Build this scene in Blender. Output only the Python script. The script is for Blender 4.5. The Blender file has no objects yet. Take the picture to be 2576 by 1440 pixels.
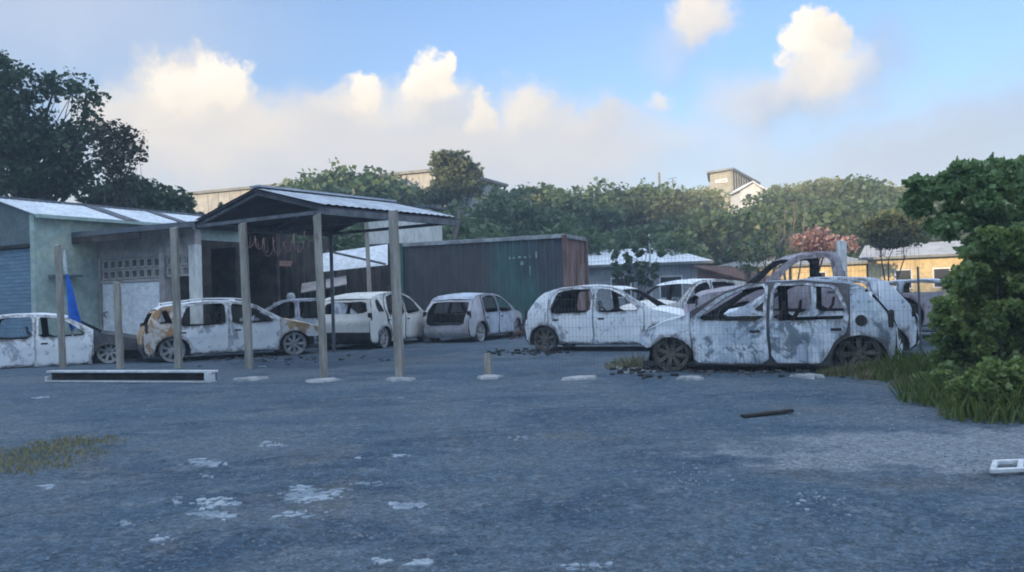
import bpy, bmesh, math, random
import numpy as np
from mathutils import Vector, Matrix, noise as mnoise
from mathutils.geometry import delaunay_2d_cdt

S = bpy.context.scene
COL = S.collection
R = math.radians

# ------------------------------------------------------------------ camera, sky, sun, exposure
CAM_H = 1.27
F = 2144.0
cam = bpy.data.cameras.new('camera')
cam.sensor_width = 36.0
cam.lens = 36.0 * F / 2576.0
cam.clip_start = 0.1
cam.clip_end = 3000
camo = bpy.data.objects.new('camera', cam)
COL.objects.link(camo)
CAMROT = Matrix.Rotation(R(90 + 0.67), 3, 'X') @ Matrix.Rotation(R(-1.8), 3, 'Z')
camo.matrix_world = Matrix.Translation((0, 0, CAM_H)) @ CAMROT.to_4x4()
S.camera = camo
CAMP = Vector((0, 0, CAM_H))

def ray(px, py):
    return CAMROT @ Vector(((px - 1288) / F, -(py - 720) / F, -1))
def G(px, py, z=0.0):
    d = ray(px, py)
    t = (z - CAM_H) / d.z
    return CAMP + d * t
def P(px, py, depth):
    d = ray(px, py)
    return CAMP + d * (depth / d.y)

SUN_EL = R(9.0)
SUNH = Vector((-0.6, -0.8))          # horizontal direction towards the sun
sun = bpy.data.lights.new('sun', 'SUN')
sun.energy = 3.6
sun.angle = R(0.6)
sun.color = (1.0, 0.76, 0.48)
suno = bpy.data.objects.new('sun', sun)
COL.objects.link(suno)
tos = Vector((SUNH.x * math.cos(SUN_EL), SUNH.y * math.cos(SUN_EL), math.sin(SUN_EL)))
suno.rotation_euler = tos.to_track_quat('Z', 'Y').to_euler()
suno.location = (-30, -40, 40)

S.view_settings.view_transform = 'Standard'
S.view_settings.look = 'None'
S.view_settings.gamma = 1.0
S.view_settings.use_curve_mapping = False
S.view_settings.exposure = 1.78
S.cycles.filter_width = 1.9
S.cycles.max_bounces = 6
S.cycles.transparent_max_bounces = 4

W = bpy.data.worlds.new('World')
S.world = W
W.use_nodes = True
W.cycles.sampling_method = 'MANUAL'
W.cycles.sample_map_resolution = 512
def build_world():
    nt = W.node_tree
    N, L = nt.nodes, nt.links
    N.clear()
    out = N.new('ShaderNodeOutputWorld')
    bg = N.new('ShaderNodeBackground')
    bg.inputs['Strength'].default_value = 0.14
    L.new(bg.outputs[0], out.inputs[0])
    sky = N.new('ShaderNodeTexSky')
    sky.sky_type = 'NISHITA'
    sky.sun_disc = False
    sky.sun_elevation = SUN_EL
    sky.sun_rotation = math.atan2(SUNH.x, SUNH.y)
    sky.air_density = 1.0
    sky.dust_density = 0.6
    sky.ozone_density = 2.2
    tc = N.new('ShaderNodeTexCoord')
    def math_(op, a, b=None, c=None, clamp=False):
        n = N.new('ShaderNodeMath'); n.operation = op; n.use_clamp = clamp
        for i, v in enumerate((a, b, c)):
            if v is None: continue
            if isinstance(v, (int, float)): n.inputs[i].default_value = v
            else: L.new(v, n.inputs[i])
        return n.outputs[0]
    sep = N.new('ShaderNodeSeparateXYZ'); L.new(tc.outputs['Generated'], sep.inputs[0])
    az = math_('ARCTAN2', sep.outputs[0], sep.outputs[1])
    el = math_('ARCSINE', sep.outputs[2])
    comb = N.new('ShaderNodeCombineXYZ'); L.new(az, comb.inputs[0]); L.new(el, comb.inputs[1])
    # warp the sky coordinates so that every cloud edge is ragged
    def noise(vec, scale, detail, rough, dist=0.0):
        n = N.new('ShaderNodeTexNoise')
        n.inputs['Scale'].default_value = scale
        n.inputs['Detail'].default_value = detail
        n.inputs['Roughness'].default_value = rough
        n.inputs['Distortion'].default_value = dist
        L.new(vec, n.inputs['Vector'])
        return n
    n1 = noise(comb.outputs[0], 15.0, 7.0, 0.66)
    sub = N.new('ShaderNodeVectorMath'); sub.operation = 'SUBTRACT'
    L.new(n1.outputs['Color'], sub.inputs[0]); sub.inputs[1].default_value = (0.5, 0.5, 0.5)
    sca = N.new('ShaderNodeVectorMath'); sca.operation = 'SCALE'
    L.new(sub.outputs[0], sca.inputs[0]); sca.inputs['Scale'].default_value = 0.105
    add = N.new('ShaderNodeVectorMath'); add.operation = 'ADD'
    L.new(comb.outputs[0], add.inputs[0]); L.new(sca.outputs[0], add.inputs[1])
    flat = N.new('ShaderNodeVectorMath'); flat.operation = 'MULTIPLY'
    L.new(add.outputs[0], flat.inputs[0]); flat.inputs[1].default_value = (1, 1, 0)
    warped = flat.outputs[0]
    def mixc(fac, a, b):
        n = N.new('ShaderNodeMix'); n.data_type = 'RGBA'
        if isinstance(fac, (int, float)): n.inputs[0].default_value = fac
        else: L.new(fac, n.inputs[0])
        for i, v in ((6, a), (7, b)):
            if isinstance(v, tuple): n.inputs[i].default_value = v + (1,)
            else: L.new(v, n.inputs[i])
        return n.outputs[2]
    def mapr(v, a, b, c, d, smooth=True):
        n = N.new('ShaderNodeMapRange')
        n.interpolation_type = 'SMOOTHSTEP' if smooth else 'LINEAR'
        L.new(v, n.inputs[0])
        for i, x in enumerate((a, b, c, d)): n.inputs[1 + i].default_value = x
        return n.outputs[0]
    k = CLOUD
    cream = (k * 0.88, k * 0.76, k * 0.60)
    white = (k * 1.00, k * 0.89, k * 0.75)
    grey = (k * 0.47, k * 0.48, k * 0.53)
    blueg = (k * 0.27, k * 0.36, k * 0.52)
    pink = (k * 0.63, k * 0.575, k * 0.545)
    skyc = N.new('ShaderNodeMix'); skyc.data_type = 'RGBA'; skyc.blend_type = 'MULTIPLY'
    skyc.inputs[0].default_value = 1.0
    L.new(sky.outputs[0], skyc.inputs[6]); skyc.inputs[7].default_value = SKYTINT + (1,)
    col = skyc.outputs[2]
    # a band of low cloud all round the horizon, broken by noise
    n2 = noise(warped, 4.2, 3.0, 0.55)
    n3 = noise(warped, 9.0, 4.0, 0.6)
    n4 = noise(tc.outputs['Generated'], 2.6, 4.0, 0.55)
    e2 = math_('ADD', el, math_('MULTIPLY', math_('SUBTRACT', n2.outputs[0], 0.5), -0.22))
    band = mapr(e2, 0.20, 0.075, 0.0, 0.62)
    bcol = mixc(mapr(n3.outputs[0], 0.36, 0.66, 0, 1), grey, pink)
    col = mixc(band, col, bcol)
    # unseen overhead puffs all round, thickened and brightened to light the yard
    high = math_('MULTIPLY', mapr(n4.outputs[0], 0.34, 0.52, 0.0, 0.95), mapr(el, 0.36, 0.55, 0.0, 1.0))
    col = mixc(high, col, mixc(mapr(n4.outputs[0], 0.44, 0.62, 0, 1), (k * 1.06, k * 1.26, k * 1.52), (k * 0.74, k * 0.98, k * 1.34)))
    def blob(px, py, rx, ry, soft, op, lit, dark, warm=0.0):
        nonlocal col
        d = ray(px, py).normalized()
        a0, e0 = math.atan2(d.x, d.y), math.asin(d.z)
        s = N.new('ShaderNodeVectorMath'); s.operation = 'MULTIPLY_ADD'
        L.new(warped, s.inputs[0]); s.inputs[1].default_value = (F / rx, F / ry, 0)
        s.inputs[2].default_value = (-a0 * F / rx, -e0 * F / ry, 0)
        ln = N.new('ShaderNodeVectorMath'); ln.operation = 'LENGTH'
        L.new(s.outputs[0], ln.inputs[0])
        alpha = mapr(ln.outputs['Value'], 1.0 + soft * 0.35, 1.0 - soft, 0.0, op)
        dt = N.new('ShaderNodeVectorMath'); dt.operation = 'DOT_PRODUCT'
        L.new(s.outputs[0], dt.inputs[0]); dt.inputs[1].default_value = (-0.42, 0.80, 0)
        lv = math_('ADD', dt.outputs['Value'], math_('MULTIPLY', math_('SUBTRACT', n3.outputs[0], 0.5), 0.9))
        c = mixc(mapr(lv, -0.8, 0.55, 0, 1), dark, lit)
        # fade the underside away so that it melts into the haze
        low = mapr(dt.outputs['Value'], -1.1, -0.35, 0.15, 1.0)
        col = mixc(math_('MULTIPLY', alpha, low), col, c)
    # (display-pixel centre, radii, softness, opacity, lit colour, shaded colour)
    blob(760, 390, 600, 165, 0.6, 0.90, pink, grey)
    blob(1280, 385, 460, 150, 0.6, 0.90, pink, grey)
    blob(1650, 400, 300, 110, 0.9, 0.5, pink, blueg)
    blob(2330, 375, 420, 125, 0.8, 0.92, (k * .37, k * .44, k * .58), blueg)
    blob(2560, 260, 150, 90, 0.9, 0.55, blueg, blueg)
    blob(2200, 170, 90, 110, 0.9, 0.6, blueg, blueg)
    blob(520, 310, 270, 130, 0.6, 0.85, cream, pink)
    blob(200, 60, 520, 190, 0.95, 0.30, white, pink)
    blob(500, 238, 165, 115, 0.42, 0.97, cream, pink)
    blob(560, 192, 100, 66, 0.35, 0.97, white, cream)
    blob(440, 215, 70, 60, 0.5, 0.8, white, cream)
    blob(900, 270, 120, 62, 0.7, 0.85, cream, pink)
    blob(918, 228, 42, 44, 0.40, 0.97, white, cream)
    blob(1090, 250, 120, 85, 0.7, 0.85, cream, grey)
    blob(1085, 190, 66, 68, 0.35, 0.97, white, cream)
    blob(1120, 160, 36, 40, 0.35, 0.95, white, cream)
    blob(1205, 275, 48, 50, 0.45, 0.92, cream, pink)
    blob(1330, 290, 80, 65, 0.8, 0.85, cream, grey)
    blob(1490, 310, 120, 68, 0.7, 0.85, pink, grey)
    blob(1648, 246, 44, 30, 0.8, 0.75, cream, pink)
    blob(1775, 40, 78, 95, 0.6, 0.9, cream, pink)
    blob(1700, 130, 110, 90, 0.9, 0.35, pink, blueg)
    blob(1960, 260, 200, 85, 0.8, 0.85, pink, blueg)
    blob(2075, 195, 110, 85, 0.7, 0.92, cream, pink)
    blob(2040, 105, 72, 72, 0.30, 0.97, white, cream)
    blob(2085, 90, 48, 55, 0.35, 0.9, cream, pink)
    blob(255, 290, 80, 60, 0.8, 0.7, cream, pink)
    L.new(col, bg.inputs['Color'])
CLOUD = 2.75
SKYTINT = (0.305, 0.445, 0.61)
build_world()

# ------------------------------------------------------------------ helpers
rnd = random.Random(7)
ROOTM = {}

def rootmat(o):
    while o.parent is not None: o = o.parent
    return ROOTM.get(o.name, Matrix.Identity(4))

def nvec(p):
    return Vector((mnoise.noise(p), mnoise.noise(p + Vector((31.7, 5.3, 11.1))), mnoise.noise(p + Vector((-7.9, 43.1, 2.7)))))
class MB:
    def __init__(self):
        self.v = []; self.f = []
    def add(self, vs, fs):
        o = len(self.v)
        self.v += [Vector(p) for p in vs]
        self.f += [tuple(i + o for i in f) for f in fs]
        return self
    def box(self, a, b, m=None):
        x0, y0, z0 = a; x1, y1, z1 = b
        vs = [(x0,y0,z0),(x1,y0,z0),(x1,y1,z0),(x0,y1,z0),(x0,y0,z1),(x1,y0,z1),(x1,y1,z1),(x0,y1,z1)]
        if m is not None: vs = [m @ Vector(p) for p in vs]
        return self.add(vs, [(0,3,2,1),(4,5,6,7),(0,1,5,4),(1,2,6,5),(2,3,7,6),(3,0,4,7)])
    def bar(self, p, q, w, h, up=(0,0,1), taper=1.0):
        p, q = Vector(p), Vector(q)
        d = (q - p).normalized()
        u = Vector(up)
        s = d.cross(u)
        if s.length < 1e-4: s = d.cross(Vector((0,1,0)))
        s.normalize(); u = s.cross(d).normalized()
        vs = []
        for c, k in ((p, 1.0), (q, taper)):
            for a, b in ((-1,-1),(1,-1),(1,1),(-1,1)):
                vs.append(c + s * (a * w / 2 * k) + u * (b * h / 2 * k))
        return self.add(vs, [(0,1,2,3),(7,6,5,4),(0,4,5,1),(1,5,6,2),(2,6,7,3),(3,7,4,0)])
    def tube(self, pts, rad, n=6, caps=True):
        pts = [Vector(p) for p in pts]
        if isinstance(rad, (int, float)): rad = [rad] * len(pts)
        vs, fs = [], []
        ref = Vector((0.3, 0.9, 0.2)).normalized()
        for i, p in enumerate(pts):
            d = (pts[min(i + 1, len(pts) - 1)] - pts[max(i - 1, 0)])
            d = d.normalized() if d.length > 1e-9 else Vector((0,0,1))
            s = d.cross(ref)
            if s.length < 1e-3: s = d.cross(Vector((1,0,0)))
            s.normalize(); u = s.cross(d)
            for k in range(n):
                a = 2 * math.pi * k / n
                vs.append(p + (s * math.cos(a) + u * math.sin(a)) * rad[i])
        for i in range(len(pts) - 1):
            for k in range(n):
                k2 = (k + 1) % n
                fs.append((i*n+k, i*n+k2, (i+1)*n+k2, (i+1)*n+k))
        if caps:
            fs.append(tuple(range(n-1, -1, -1)))
            fs.append(tuple((len(pts)-1)*n + k for k in range(n)))
        return self.add(vs, fs)
    def lathe(self, prof, n=24, axis='Y', c=(0,0,0), caps=False):
        """prof: (radius, along) pairs revolved about an axis."""
        vs, fs = [], []
        for r, h in prof:
            for k in range(n):
                a = 2 * math.pi * k / n
                x, z = r * math.cos(a), r * math.sin(a)
                p = (x, h, z) if axis == 'Y' else (x, z, h)
                vs.append(Vector(p) + Vector(c))
        for i in range(len(prof) - 1):
            for k in range(n):
                k2 = (k + 1) % n
                fs.append((i*n+k, i*n+k2, (i+1)*n+k2, (i+1)*n+k))
        if caps:
            fs.append(tuple(range(n))); fs.append(tuple((len(prof)-1)*n + k for k in range(n)))
        return self.add(vs, fs)
    def prism(self, poly, off):
        """poly: planar list of points, off: extrusion vector."""
        poly = [Vector(p) for p in poly]; off = Vector(off); n = len(poly)
        vs = poly + [p + off for p in poly]
        fs = [tuple(range(n)), tuple(range(2*n-1, n-1, -1))]
        fs += [(i, n + i, n + (i+1) % n, (i+1) % n) for i in range(n)]
        return self.add(vs, fs)
    def mesh(self, name, inv=None, fix=True, sharp=40, bevel=0.0):
        me = bpy.data.meshes.new(name)
        vs = self.v if inv is None else [inv @ p for p in self.v]
        me.from_pydata([tuple(p) for p in vs], [], self.f)
        if fix:
            bm = bmesh.new(); bm.from_mesh(me)
            bmesh.ops.recalc_face_normals(bm, faces=bm.faces)
            if bevel > 0:
                es = [e for e in bm.edges if len(e.link_faces) == 2 and e.calc_face_angle(0) > 0.6]
                bmesh.ops.bevel(bm, geom=es, offset=bevel, segments=1, affect='EDGES', profile=0.5)
            bm.to_mesh(me); bm.free()
        if sharp:
            me.shade_smooth(); me.set_sharp_from_angle(angle=R(sharp))
        return me
    def build(self, name, mat, parent=None, world=True, fix=True, sharp=40, bevel=0.0):
        inv = rootmat(parent).inverted() if (parent is not None and world) else None
        me = self.mesh(name, inv, fix, sharp, bevel)
        return link(name, me, mat, parent)

def link(name, me, mat, parent=None):
    if mat is not None and len(me.materials) == 0: me.materials.append(mat)
    o = bpy.data.objects.new(name, me)
    COL.objects.link(o)
    if parent is not None: o.parent = parent
    return o

def tag(o, label, cat, group=None):
    o['label'] = label; o['category'] = cat
    if group: o['group'] = group
    return o
def struct(o):
    o['kind'] = 'structure'; return o
def stuff(o, label=None, cat=None):
    o['kind'] = 'stuff'
    if label: o['label'] = label
    if cat: o['category'] = cat
    return o
def thing(name, loc, label, cat, rotz=0.0, group=None):
    o = bpy.data.objects.new(name, None)
    COL.objects.link(o)
    o.empty_display_size = 0.3
    o.location = loc; o.rotation_euler = (0, 0, rotz)
    ROOTM[o.name] = Matrix.Translation(Vector(loc)) @ Matrix.Rotation(rotz, 4, 'Z')
    return tag(o, label, cat, group)
def piece(name, me, root, mw, mat=None, parent=None):
    """one piece sharing mesh data, given by its world matrix, child of root (or of a part of it)"""
    o = link(name, me, mat, parent or root)
    o.matrix_local = ROOTM[root.name].inverted() @ mw if root.name in ROOTM else mw
    return o
def frame(o, x, up=(0,0,1)):
    """matrix with local x along x, z along up"""
    x = Vector(x).normalized(); up = Vector(up)
    y = up.cross(x).normalized(); z = x.cross(y)
    m = Matrix((x, y, z)).transposed().to_4x4(); m.translation = Vector(o)
    return m

# ------------------------------------------------------------------ materials
def mat(name, base, var=None, rough=0.8, scale=3.0, fac=0.5, bump=0.0, bscale=40.0, metal=0.0,
        third=None, tscale=1.2, tthr=(0.55, 0.7), stretch=(1,1,1), coords='Object', spec=0.3, detail=6.0, thr=(0.38, 0.62)):
    m = bpy.data.materials.new(name); m.use_nodes = True
    N, L = m.node_tree.nodes, m.node_tree.links
    b = N['Principled BSDF']
    b.inputs['Roughness'].default_value = rough
    b.inputs['Metallic'].default_value = metal
    b.inputs['Specular IOR Level'].default_value = spec
    tc = N.new('ShaderNodeTexCoord')
    mp = N.new('ShaderNodeMapping'); mp.inputs['Scale'].default_value = stretch
    L.new(tc.outputs[coords], mp.inputs[0])
    oi = N.new('ShaderNodeObjectInfo')
    ofs = N.new('ShaderNodeVectorMath'); ofs.operation = 'SCALE'
    one = N.new('ShaderNodeCombineXYZ')
    for i in range(3): L.new(oi.outputs['Random'], one.inputs[i])
    L.new(one.outputs[0], ofs.inputs[0]); ofs.inputs['Scale'].default_value = 37.0 if coords == 'Object' else 0.0
    add = N.new('ShaderNodeVectorMath'); add.operation = 'ADD'
    L.new(mp.outputs[0], add.inputs[0]); L.new(ofs.outputs[0], add.inputs[1])
    vec = add.outputs[0]
    def nz(s, d=detail, rg=0.6):
        n = N.new('ShaderNodeTexNoise'); n.inputs['Scale'].default_value = s
        n.inputs['Detail'].default_value = d; n.inputs['Roughness'].default_value = rg
        L.new(vec, n.inputs['Vector']); return n.outputs[0]
    def ramp(v, a, b2, lo=0.0, hi=1.0):
        n = N.new('ShaderNodeMapRange'); n.interpolation_type = 'SMOOTHSTEP'
        L.new(v, n.inputs[0])
        for i, x in enumerate((a, b2, lo, hi)): n.inputs[1+i].default_value = x
        return n.outputs[0]
    def mix(f, a, b2):
        n = N.new('ShaderNodeMix'); n.data_type = 'RGBA'
        if isinstance(f, float): n.inputs[0].default_value = f
        else: L.new(f, n.inputs[0])
        for i, x in ((6, a), (7, b2)):
            if isinstance(x, tuple): n.inputs[i].default_value = x + (1,)
            else: L.new(x, n.inputs[i])
        return n.outputs[2]
    c = base
    if var is not None:
        c = mix(ramp(nz(scale), thr[0], thr[1], 0.0, fac * 2 if fac <= 0.5 else 1.0), base, var)
    if third is not None:
        c = mix(ramp(nz(tscale), tthr[0], tthr[1]), c, third)
    # fine overall mottling
    g = N.new('ShaderNodeMix'); g.data_type = 'RGBA'; g.blend_type = 'MULTIPLY'; g.inputs[0].default_value = 1.0
    mot = ramp(nz(scale * 6.3, 4.0), 0.25, 0.75, 0.80, 1.16)
    if isinstance(c, tuple): g.inputs[6].default_value = c + (1,)
    else: L.new(c, g.inputs[6])
    cc = N.new('ShaderNodeCombineColor')
    for i in range(3): L.new(mot, cc.inputs[i])
    L.new(cc.outputs[0], g.inputs[7])
    L.new(g.outputs[2], b.inputs['Base Color'])
    if bump > 0:
        bp = N.new('ShaderNodeBump'); bp.inputs['Strength'].default_value = bump
        bp.inputs['Distance'].default_value = 0.02
        L.new(nz(bscale, 5.0), bp.inputs['Height'])
        L.new(bp.outputs[0], b.inputs['Normal'])
    return m

def leafmat(name, cols, trans=0.35):
    m = bpy.data.materials.new(name); m.use_nodes = True
    N, L = m.node_tree.nodes, m.node_tree.links
    N.clear()
    out = N.new('ShaderNodeOutputMaterial')
    geo = N.new('ShaderNodeNewGeometry')
    rp = N.new('ShaderNodeValToRGB')
    rp.color_ramp.elements[0].position = 0.0
    rp.color_ramp.elements[0].color = cols[0] + (1,)
    rp.color_ramp.elements[1].position = 1.0
    rp.color_ramp.elements[1].color = cols[-1] + (1,)
    for i, c in enumerate(cols[1:-1]):
        e = rp.color_ramp.elements.new((i + 1) / (len(cols) - 1)); e.color = c + (1,)
    tc = N.new('ShaderNodeTexCoord')
    nz = N.new('ShaderNodeTexNoise'); nz.inputs['Scale'].default_value = 0.9; nz.inputs['Detail'].default_value = 2
    L.new(tc.outputs['Object'], nz.inputs['Vector'])
    a = N.new('ShaderNodeMath'); a.operation = 'MULTIPLY_ADD'
    L.new(geo.outputs['Random Per Island'], a.inputs[0]); a.inputs[1].default_value = 0.6
    b = N.new('ShaderNodeMath'); b.operation = 'MULTIPLY_ADD'
    L.new(nz.outputs[0], b.inputs[0]); b.inputs[1].default_value = 1.2; b.inputs[2].default_value = -0.4
    L.new(b.outputs[0], a.inputs[2])
    L.new(a.outputs[0], rp.inputs[0])
    d = N.new('ShaderNodeBsdfDiffuse'); t = N.new('ShaderNodeBsdfTranslucent'); g = N.new('ShaderNodeBsdfGlossy')
    g.inputs['Roughness'].default_value = 0.45
    L.new(rp.outputs[0], d.inputs[0]); L.new(rp.outputs[0], t.inputs[0])
    m1 = N.new('ShaderNodeMixShader'); m1.inputs[0].default_value = trans
    L.new(d.outputs[0], m1.inputs[1]); L.new(t.outputs[0], m1.inputs[2])
    m2 = N.new('ShaderNodeMixShader'); m2.inputs[0].default_value = 0.04
    L.new(m1.outputs[0], m2.inputs[1]); L.new(g.outputs[0], m2.inputs[2])
    L.new(m2.outputs[0], out.inputs[0])
    return m

M = {}
def ground_mat():
    m = bpy.data.materials.new('gravel_ground'); m.use_nodes = True
    N, L = m.node_tree.nodes, m.node_tree.links
    b = N['Principled BSDF']; b.inputs['Roughness'].default_value = .92; b.inputs['Specular IOR Level'].default_value = .2
    tc = N.new('ShaderNodeTexCoord')
    def nz(sc, det, rg=.6, st=(1, 1, 1), dist=0.0):
        mp = N.new('ShaderNodeMapping'); mp.inputs['Scale'].default_value = st; L.new(tc.outputs['Object'], mp.inputs[0])
        n = N.new('ShaderNodeTexNoise'); n.inputs['Scale'].default_value = sc; n.inputs['Detail'].default_value = det
        n.inputs['Roughness'].default_value = rg; n.inputs['Distortion'].default_value = dist
        L.new(mp.outputs[0], n.inputs['Vector']); return n.outputs[0]
    def ramp(v, a_, b_, lo=0., hi=1.):
        n = N.new('ShaderNodeMapRange'); n.interpolation_type = 'SMOOTHSTEP'; L.new(v, n.inputs[0])
        for i, x in enumerate((a_, b_, lo, hi)): n.inputs[1+i].default_value = x
        return n.outputs[0]
    def mix(f, A, B, mode='MIX'):
        n = N.new('ShaderNodeMix'); n.data_type = 'RGBA'; n.blend_type = mode
        if isinstance(f, float): n.inputs[0].default_value = f
        else: L.new(f, n.inputs[0])
        for i, x in ((6, A), (7, B)):
            if isinstance(x, tuple): n.inputs[i].default_value = x + (1,)
            else: L.new(x, n.inputs[i])
        return n.outputs[2]
    c = mix(ramp(nz(.30, 6, .62, (1, 1.3, 1), .6), .36, .64), (.064, .103, .144), (.110, .140, .168))
    c = mix(ramp(nz(.75, 7, .65, (.7, 1.2, 1), .8), .47, .62, 0., .85), c, (.042, .072, .110))
    c = mix(ramp(nz(2.6, 6, .7), .53, .66, 0., .75), c, (.145, .173, .198))
    c = mix(ramp(nz(.55, 6, .65, (1, 1, 1), 1.2), .54, .68, 0., .6), c, (.118, .126, .128))
    c = mix(ramp(nz(8.0, 6, .75), .54, .66, 0., .65), c, (.17, .20, .23))
    c = mix(ramp(nz(6.0, 6, .75), .56, .66, 0., .6), c, (.030, .052, .08))
    # dusty pale concrete showing through towards the right edge
    sp = N.new('ShaderNodeVectorMath'); sp.operation = 'SUBTRACT'; L.new(tc.outputs['Object'], sp.inputs[0]); sp.inputs[1].default_value = DUST
    sc = N.new('ShaderNodeVectorMath'); sc.operation = 'MULTIPLY'; L.new(sp.outputs[0], sc.inputs[0]); sc.inputs[1].default_value = (1 / 2.1, 1 / .85, 0)
    ln = N.new('ShaderNodeVectorMath'); ln.operation = 'LENGTH'; L.new(sc.outputs[0], ln.inputs[0])
    ad = N.new('ShaderNodeMath'); ad.operation = 'ADD'; L.new(ln.outputs['Value'], ad.inputs[0]); L.new(ramp(nz(1.6, 6), .3, .7, -.35, .35), ad.inputs[1])
    c = mix(ramp(ad.outputs[0], 1.15, .65, 0., .8), c, (.22, .245, .27))
    # speckle of stones
    vo = N.new('ShaderNodeTexVoronoi'); vo.inputs['Scale'].default_value = 26.0; L.new(tc.outputs['Object'], vo.inputs['Vector'])
    sepc = N.new('ShaderNodeSeparateColor'); L.new(vo.outputs['Color'], sepc.inputs[0])
    vo2 = N.new('ShaderNodeTexVoronoi'); vo2.inputs['Scale'].default_value = 70.0; L.new(tc.outputs['Object'], vo2.inputs['Vector'])
    sepd = N.new('ShaderNodeSeparateColor'); L.new(vo2.outputs['Color'], sepd.inputs[0])
    f1 = ramp(sepc.outputs[0], 0., 1., .80, 1.20); f2 = ramp(sepd.outputs[0], 0., 1., .74, 1.30)
    mu = N.new('ShaderNodeMath'); mu.operation = 'MULTIPLY'; L.new(f1, mu.inputs[0]); L.new(f2, mu.inputs[1])
    cc = N.new('ShaderNodeCombineColor')
    for i in range(3): L.new(mu.outputs[0], cc.inputs[i])
    c = mix(1.0, c, cc.outputs[0], 'MULTIPLY')
    L.new(c, b.inputs['Base Color'])
    bp = N.new('ShaderNodeBump'); bp.inputs['Strength'].default_value = .6; bp.inputs['Distance'].default_value = .025
    L.new(nz(24, 8, .75), bp.inputs['Height']); L.new(bp.outputs[0], b.inputs['Normal'])
    return m
_d = G(2500, 1128); DUST = (_d.x, _d.y, 0)
M['gravel'] = ground_mat()
M['pad'] = mat('pale_concrete', (0.42, 0.43, 0.43), (0.30, 0.31, 0.32), 0.9, 4.0, 0.5, 0.5, 40)
M['flake'] = mat('pale_flake', (0.36, 0.41, 0.46), (0.20, 0.25, 0.30), 0.9, 5.0, 0.5, 0.3, 40)
M['slab'] = mat('dusty_concrete', (0.24, 0.245, 0.25), (0.15, 0.165, 0.18), 0.9, 1.4, 0.5, 0.5, 40, third=(0.11, 0.12, 0.13), tscale=0.7)
M['earth'] = mat('earth', (0.07, 0.075, 0.04), (0.04, 0.055, 0.025), 0.95, 0.25, 0.5, 0.4, 8)
M['timber'] = mat('weathered_timber', (0.42, 0.39, 0.34), (0.26, 0.245, 0.215), 0.9, 9.0, 0.5, 0.4, 60, stretch=(1, 1, 0.12))
M['char'] = mat('charred_wood', (0.035, 0.033, 0.036), (0.10, 0.08, 0.07), 0.95, 3.0, 0.4, 0.6, 30, third=(0.16, 0.12, 0.09), tscale=1.1, tthr=(0.6, 0.75))
M['green_wall'] = mat('mint_wall', (0.45, 0.55, 0.50), (0.36, 0.46, 0.43), 0.85, 0.9, 0.5, 0.15, 40, third=(0.56, 0.62, 0.48), tscale=0.5)
M['dark_clad'] = mat('dark_cladding', (0.15, 0.19, 0.20), (0.11, 0.15, 0.16), 0.7, 1.5, 0.5, 0.1)
M['shutter'] = mat('blue_shutter', (0.19, 0.29, 0.38), (0.14, 0.22, 0.31), 0.6, 2.0, 0.5, 0.1)
M['roof_pale'] = mat('pale_roof_sheet', (0.76, 0.80, 0.84), (0.62, 0.66, 0.71), 0.6, 1.5, 0.5, 0.1)
M['roof_grey'] = mat('weathered_roof_sheet', (0.50, 0.54, 0.60), (0.36, 0.39, 0.44), 0.65, 1.5, 0.5, 0.1)
M['house_top'] = mat('dull_white_roof', (0.46, 0.46, 0.46), (0.38, 0.38, 0.38), 0.8, 0.8, 0.5, 0.1)
M['roof_dark'] = mat('dark_roof_sheet', (0.10, 0.12, 0.15), (0.16, 0.16, 0.18), 0.7, 2.0, 0.5, 0.1)
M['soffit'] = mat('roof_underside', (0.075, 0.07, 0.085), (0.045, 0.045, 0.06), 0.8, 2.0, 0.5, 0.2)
M['steel'] = mat('grey_steel', (0.17, 0.18, 0.20), (0.10, 0.11, 0.12), 0.6, 5.0, 0.5)
M['pink_wall'] = mat('faded_pink_wall', (0.46, 0.41, 0.40), (0.32, 0.30, 0.30), 0.9, 1.3, 0.5, 0.3, third=(0.10, 0.10, 0.11), tscale=0.8, tthr=(0.58, 0.75))
M['block'] = mat('breeze_block', (0.46, 0.45, 0.41), (0.34, 0.33, 0.31), 0.9, 6.0, 0.5, 0.3)
M['white_door'] = mat('white_door', (0.82, 0.84, 0.87), (0.72, 0.75, 0.80), 0.6, 1.2, 0.5, 0.1)
M['black'] = mat('soot_black', (0.022, 0.022, 0.025), (0.05, 0.047, 0.045), 0.95, 3.0, 0.5, 0.4)
M['white_wall'] = mat('sooty_white_wall', (0.80, 0.80, 0.77), (0.66, 0.66, 0.63), 0.85, 1.6, 0.5, 0.2, third=(0.14, 0.14, 0.14), tscale=1.3, tthr=(0.58, 0.72), stretch=(1, 1, 0.35))
M['cont_green'] = mat('burnt_green_container', (0.058, 0.145, 0.135), (0.065, 0.078, 0.095), 0.75, 0.55, 0.5, 0.3, 30,
                      third=(0.10, 0.075, 0.07), tscale=0.7, tthr=(0.56, 0.72), stretch=(1, 1, 0.4))
M['cont_rust'] = mat('rusty_container_end', (0.30, 0.19, 0.17), (0.14, 0.075, 0.06), 0.85, 2.4, 0.5, 0.3, 30, third=(0.42, 0.36, 0.35), tscale=1.6, stretch=(1, 1, 0.18))
M['cont_top'] = mat('container_top_rail', (0.42, 0.45, 0.46), (0.22, 0.22, 0.23), 0.8, 2.0, 0.5)
M['white_paint'] = mat('white_paint', (0.70, 0.72, 0.74), (0.52, 0.54, 0.56), 0.6, 3.0, 0.5)
M['blue_cloth'] = mat('blue_cloth', (0.015, 0.15, 0.62), (0.012, 0.10, 0.46), 0.8, 4.0, 0.5)
M['grey_house'] = mat('grey_house_wall', (0.33, 0.34, 0.36), (0.25, 0.26, 0.28), 0.9, 1.0, 0.5, 0.1)
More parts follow.
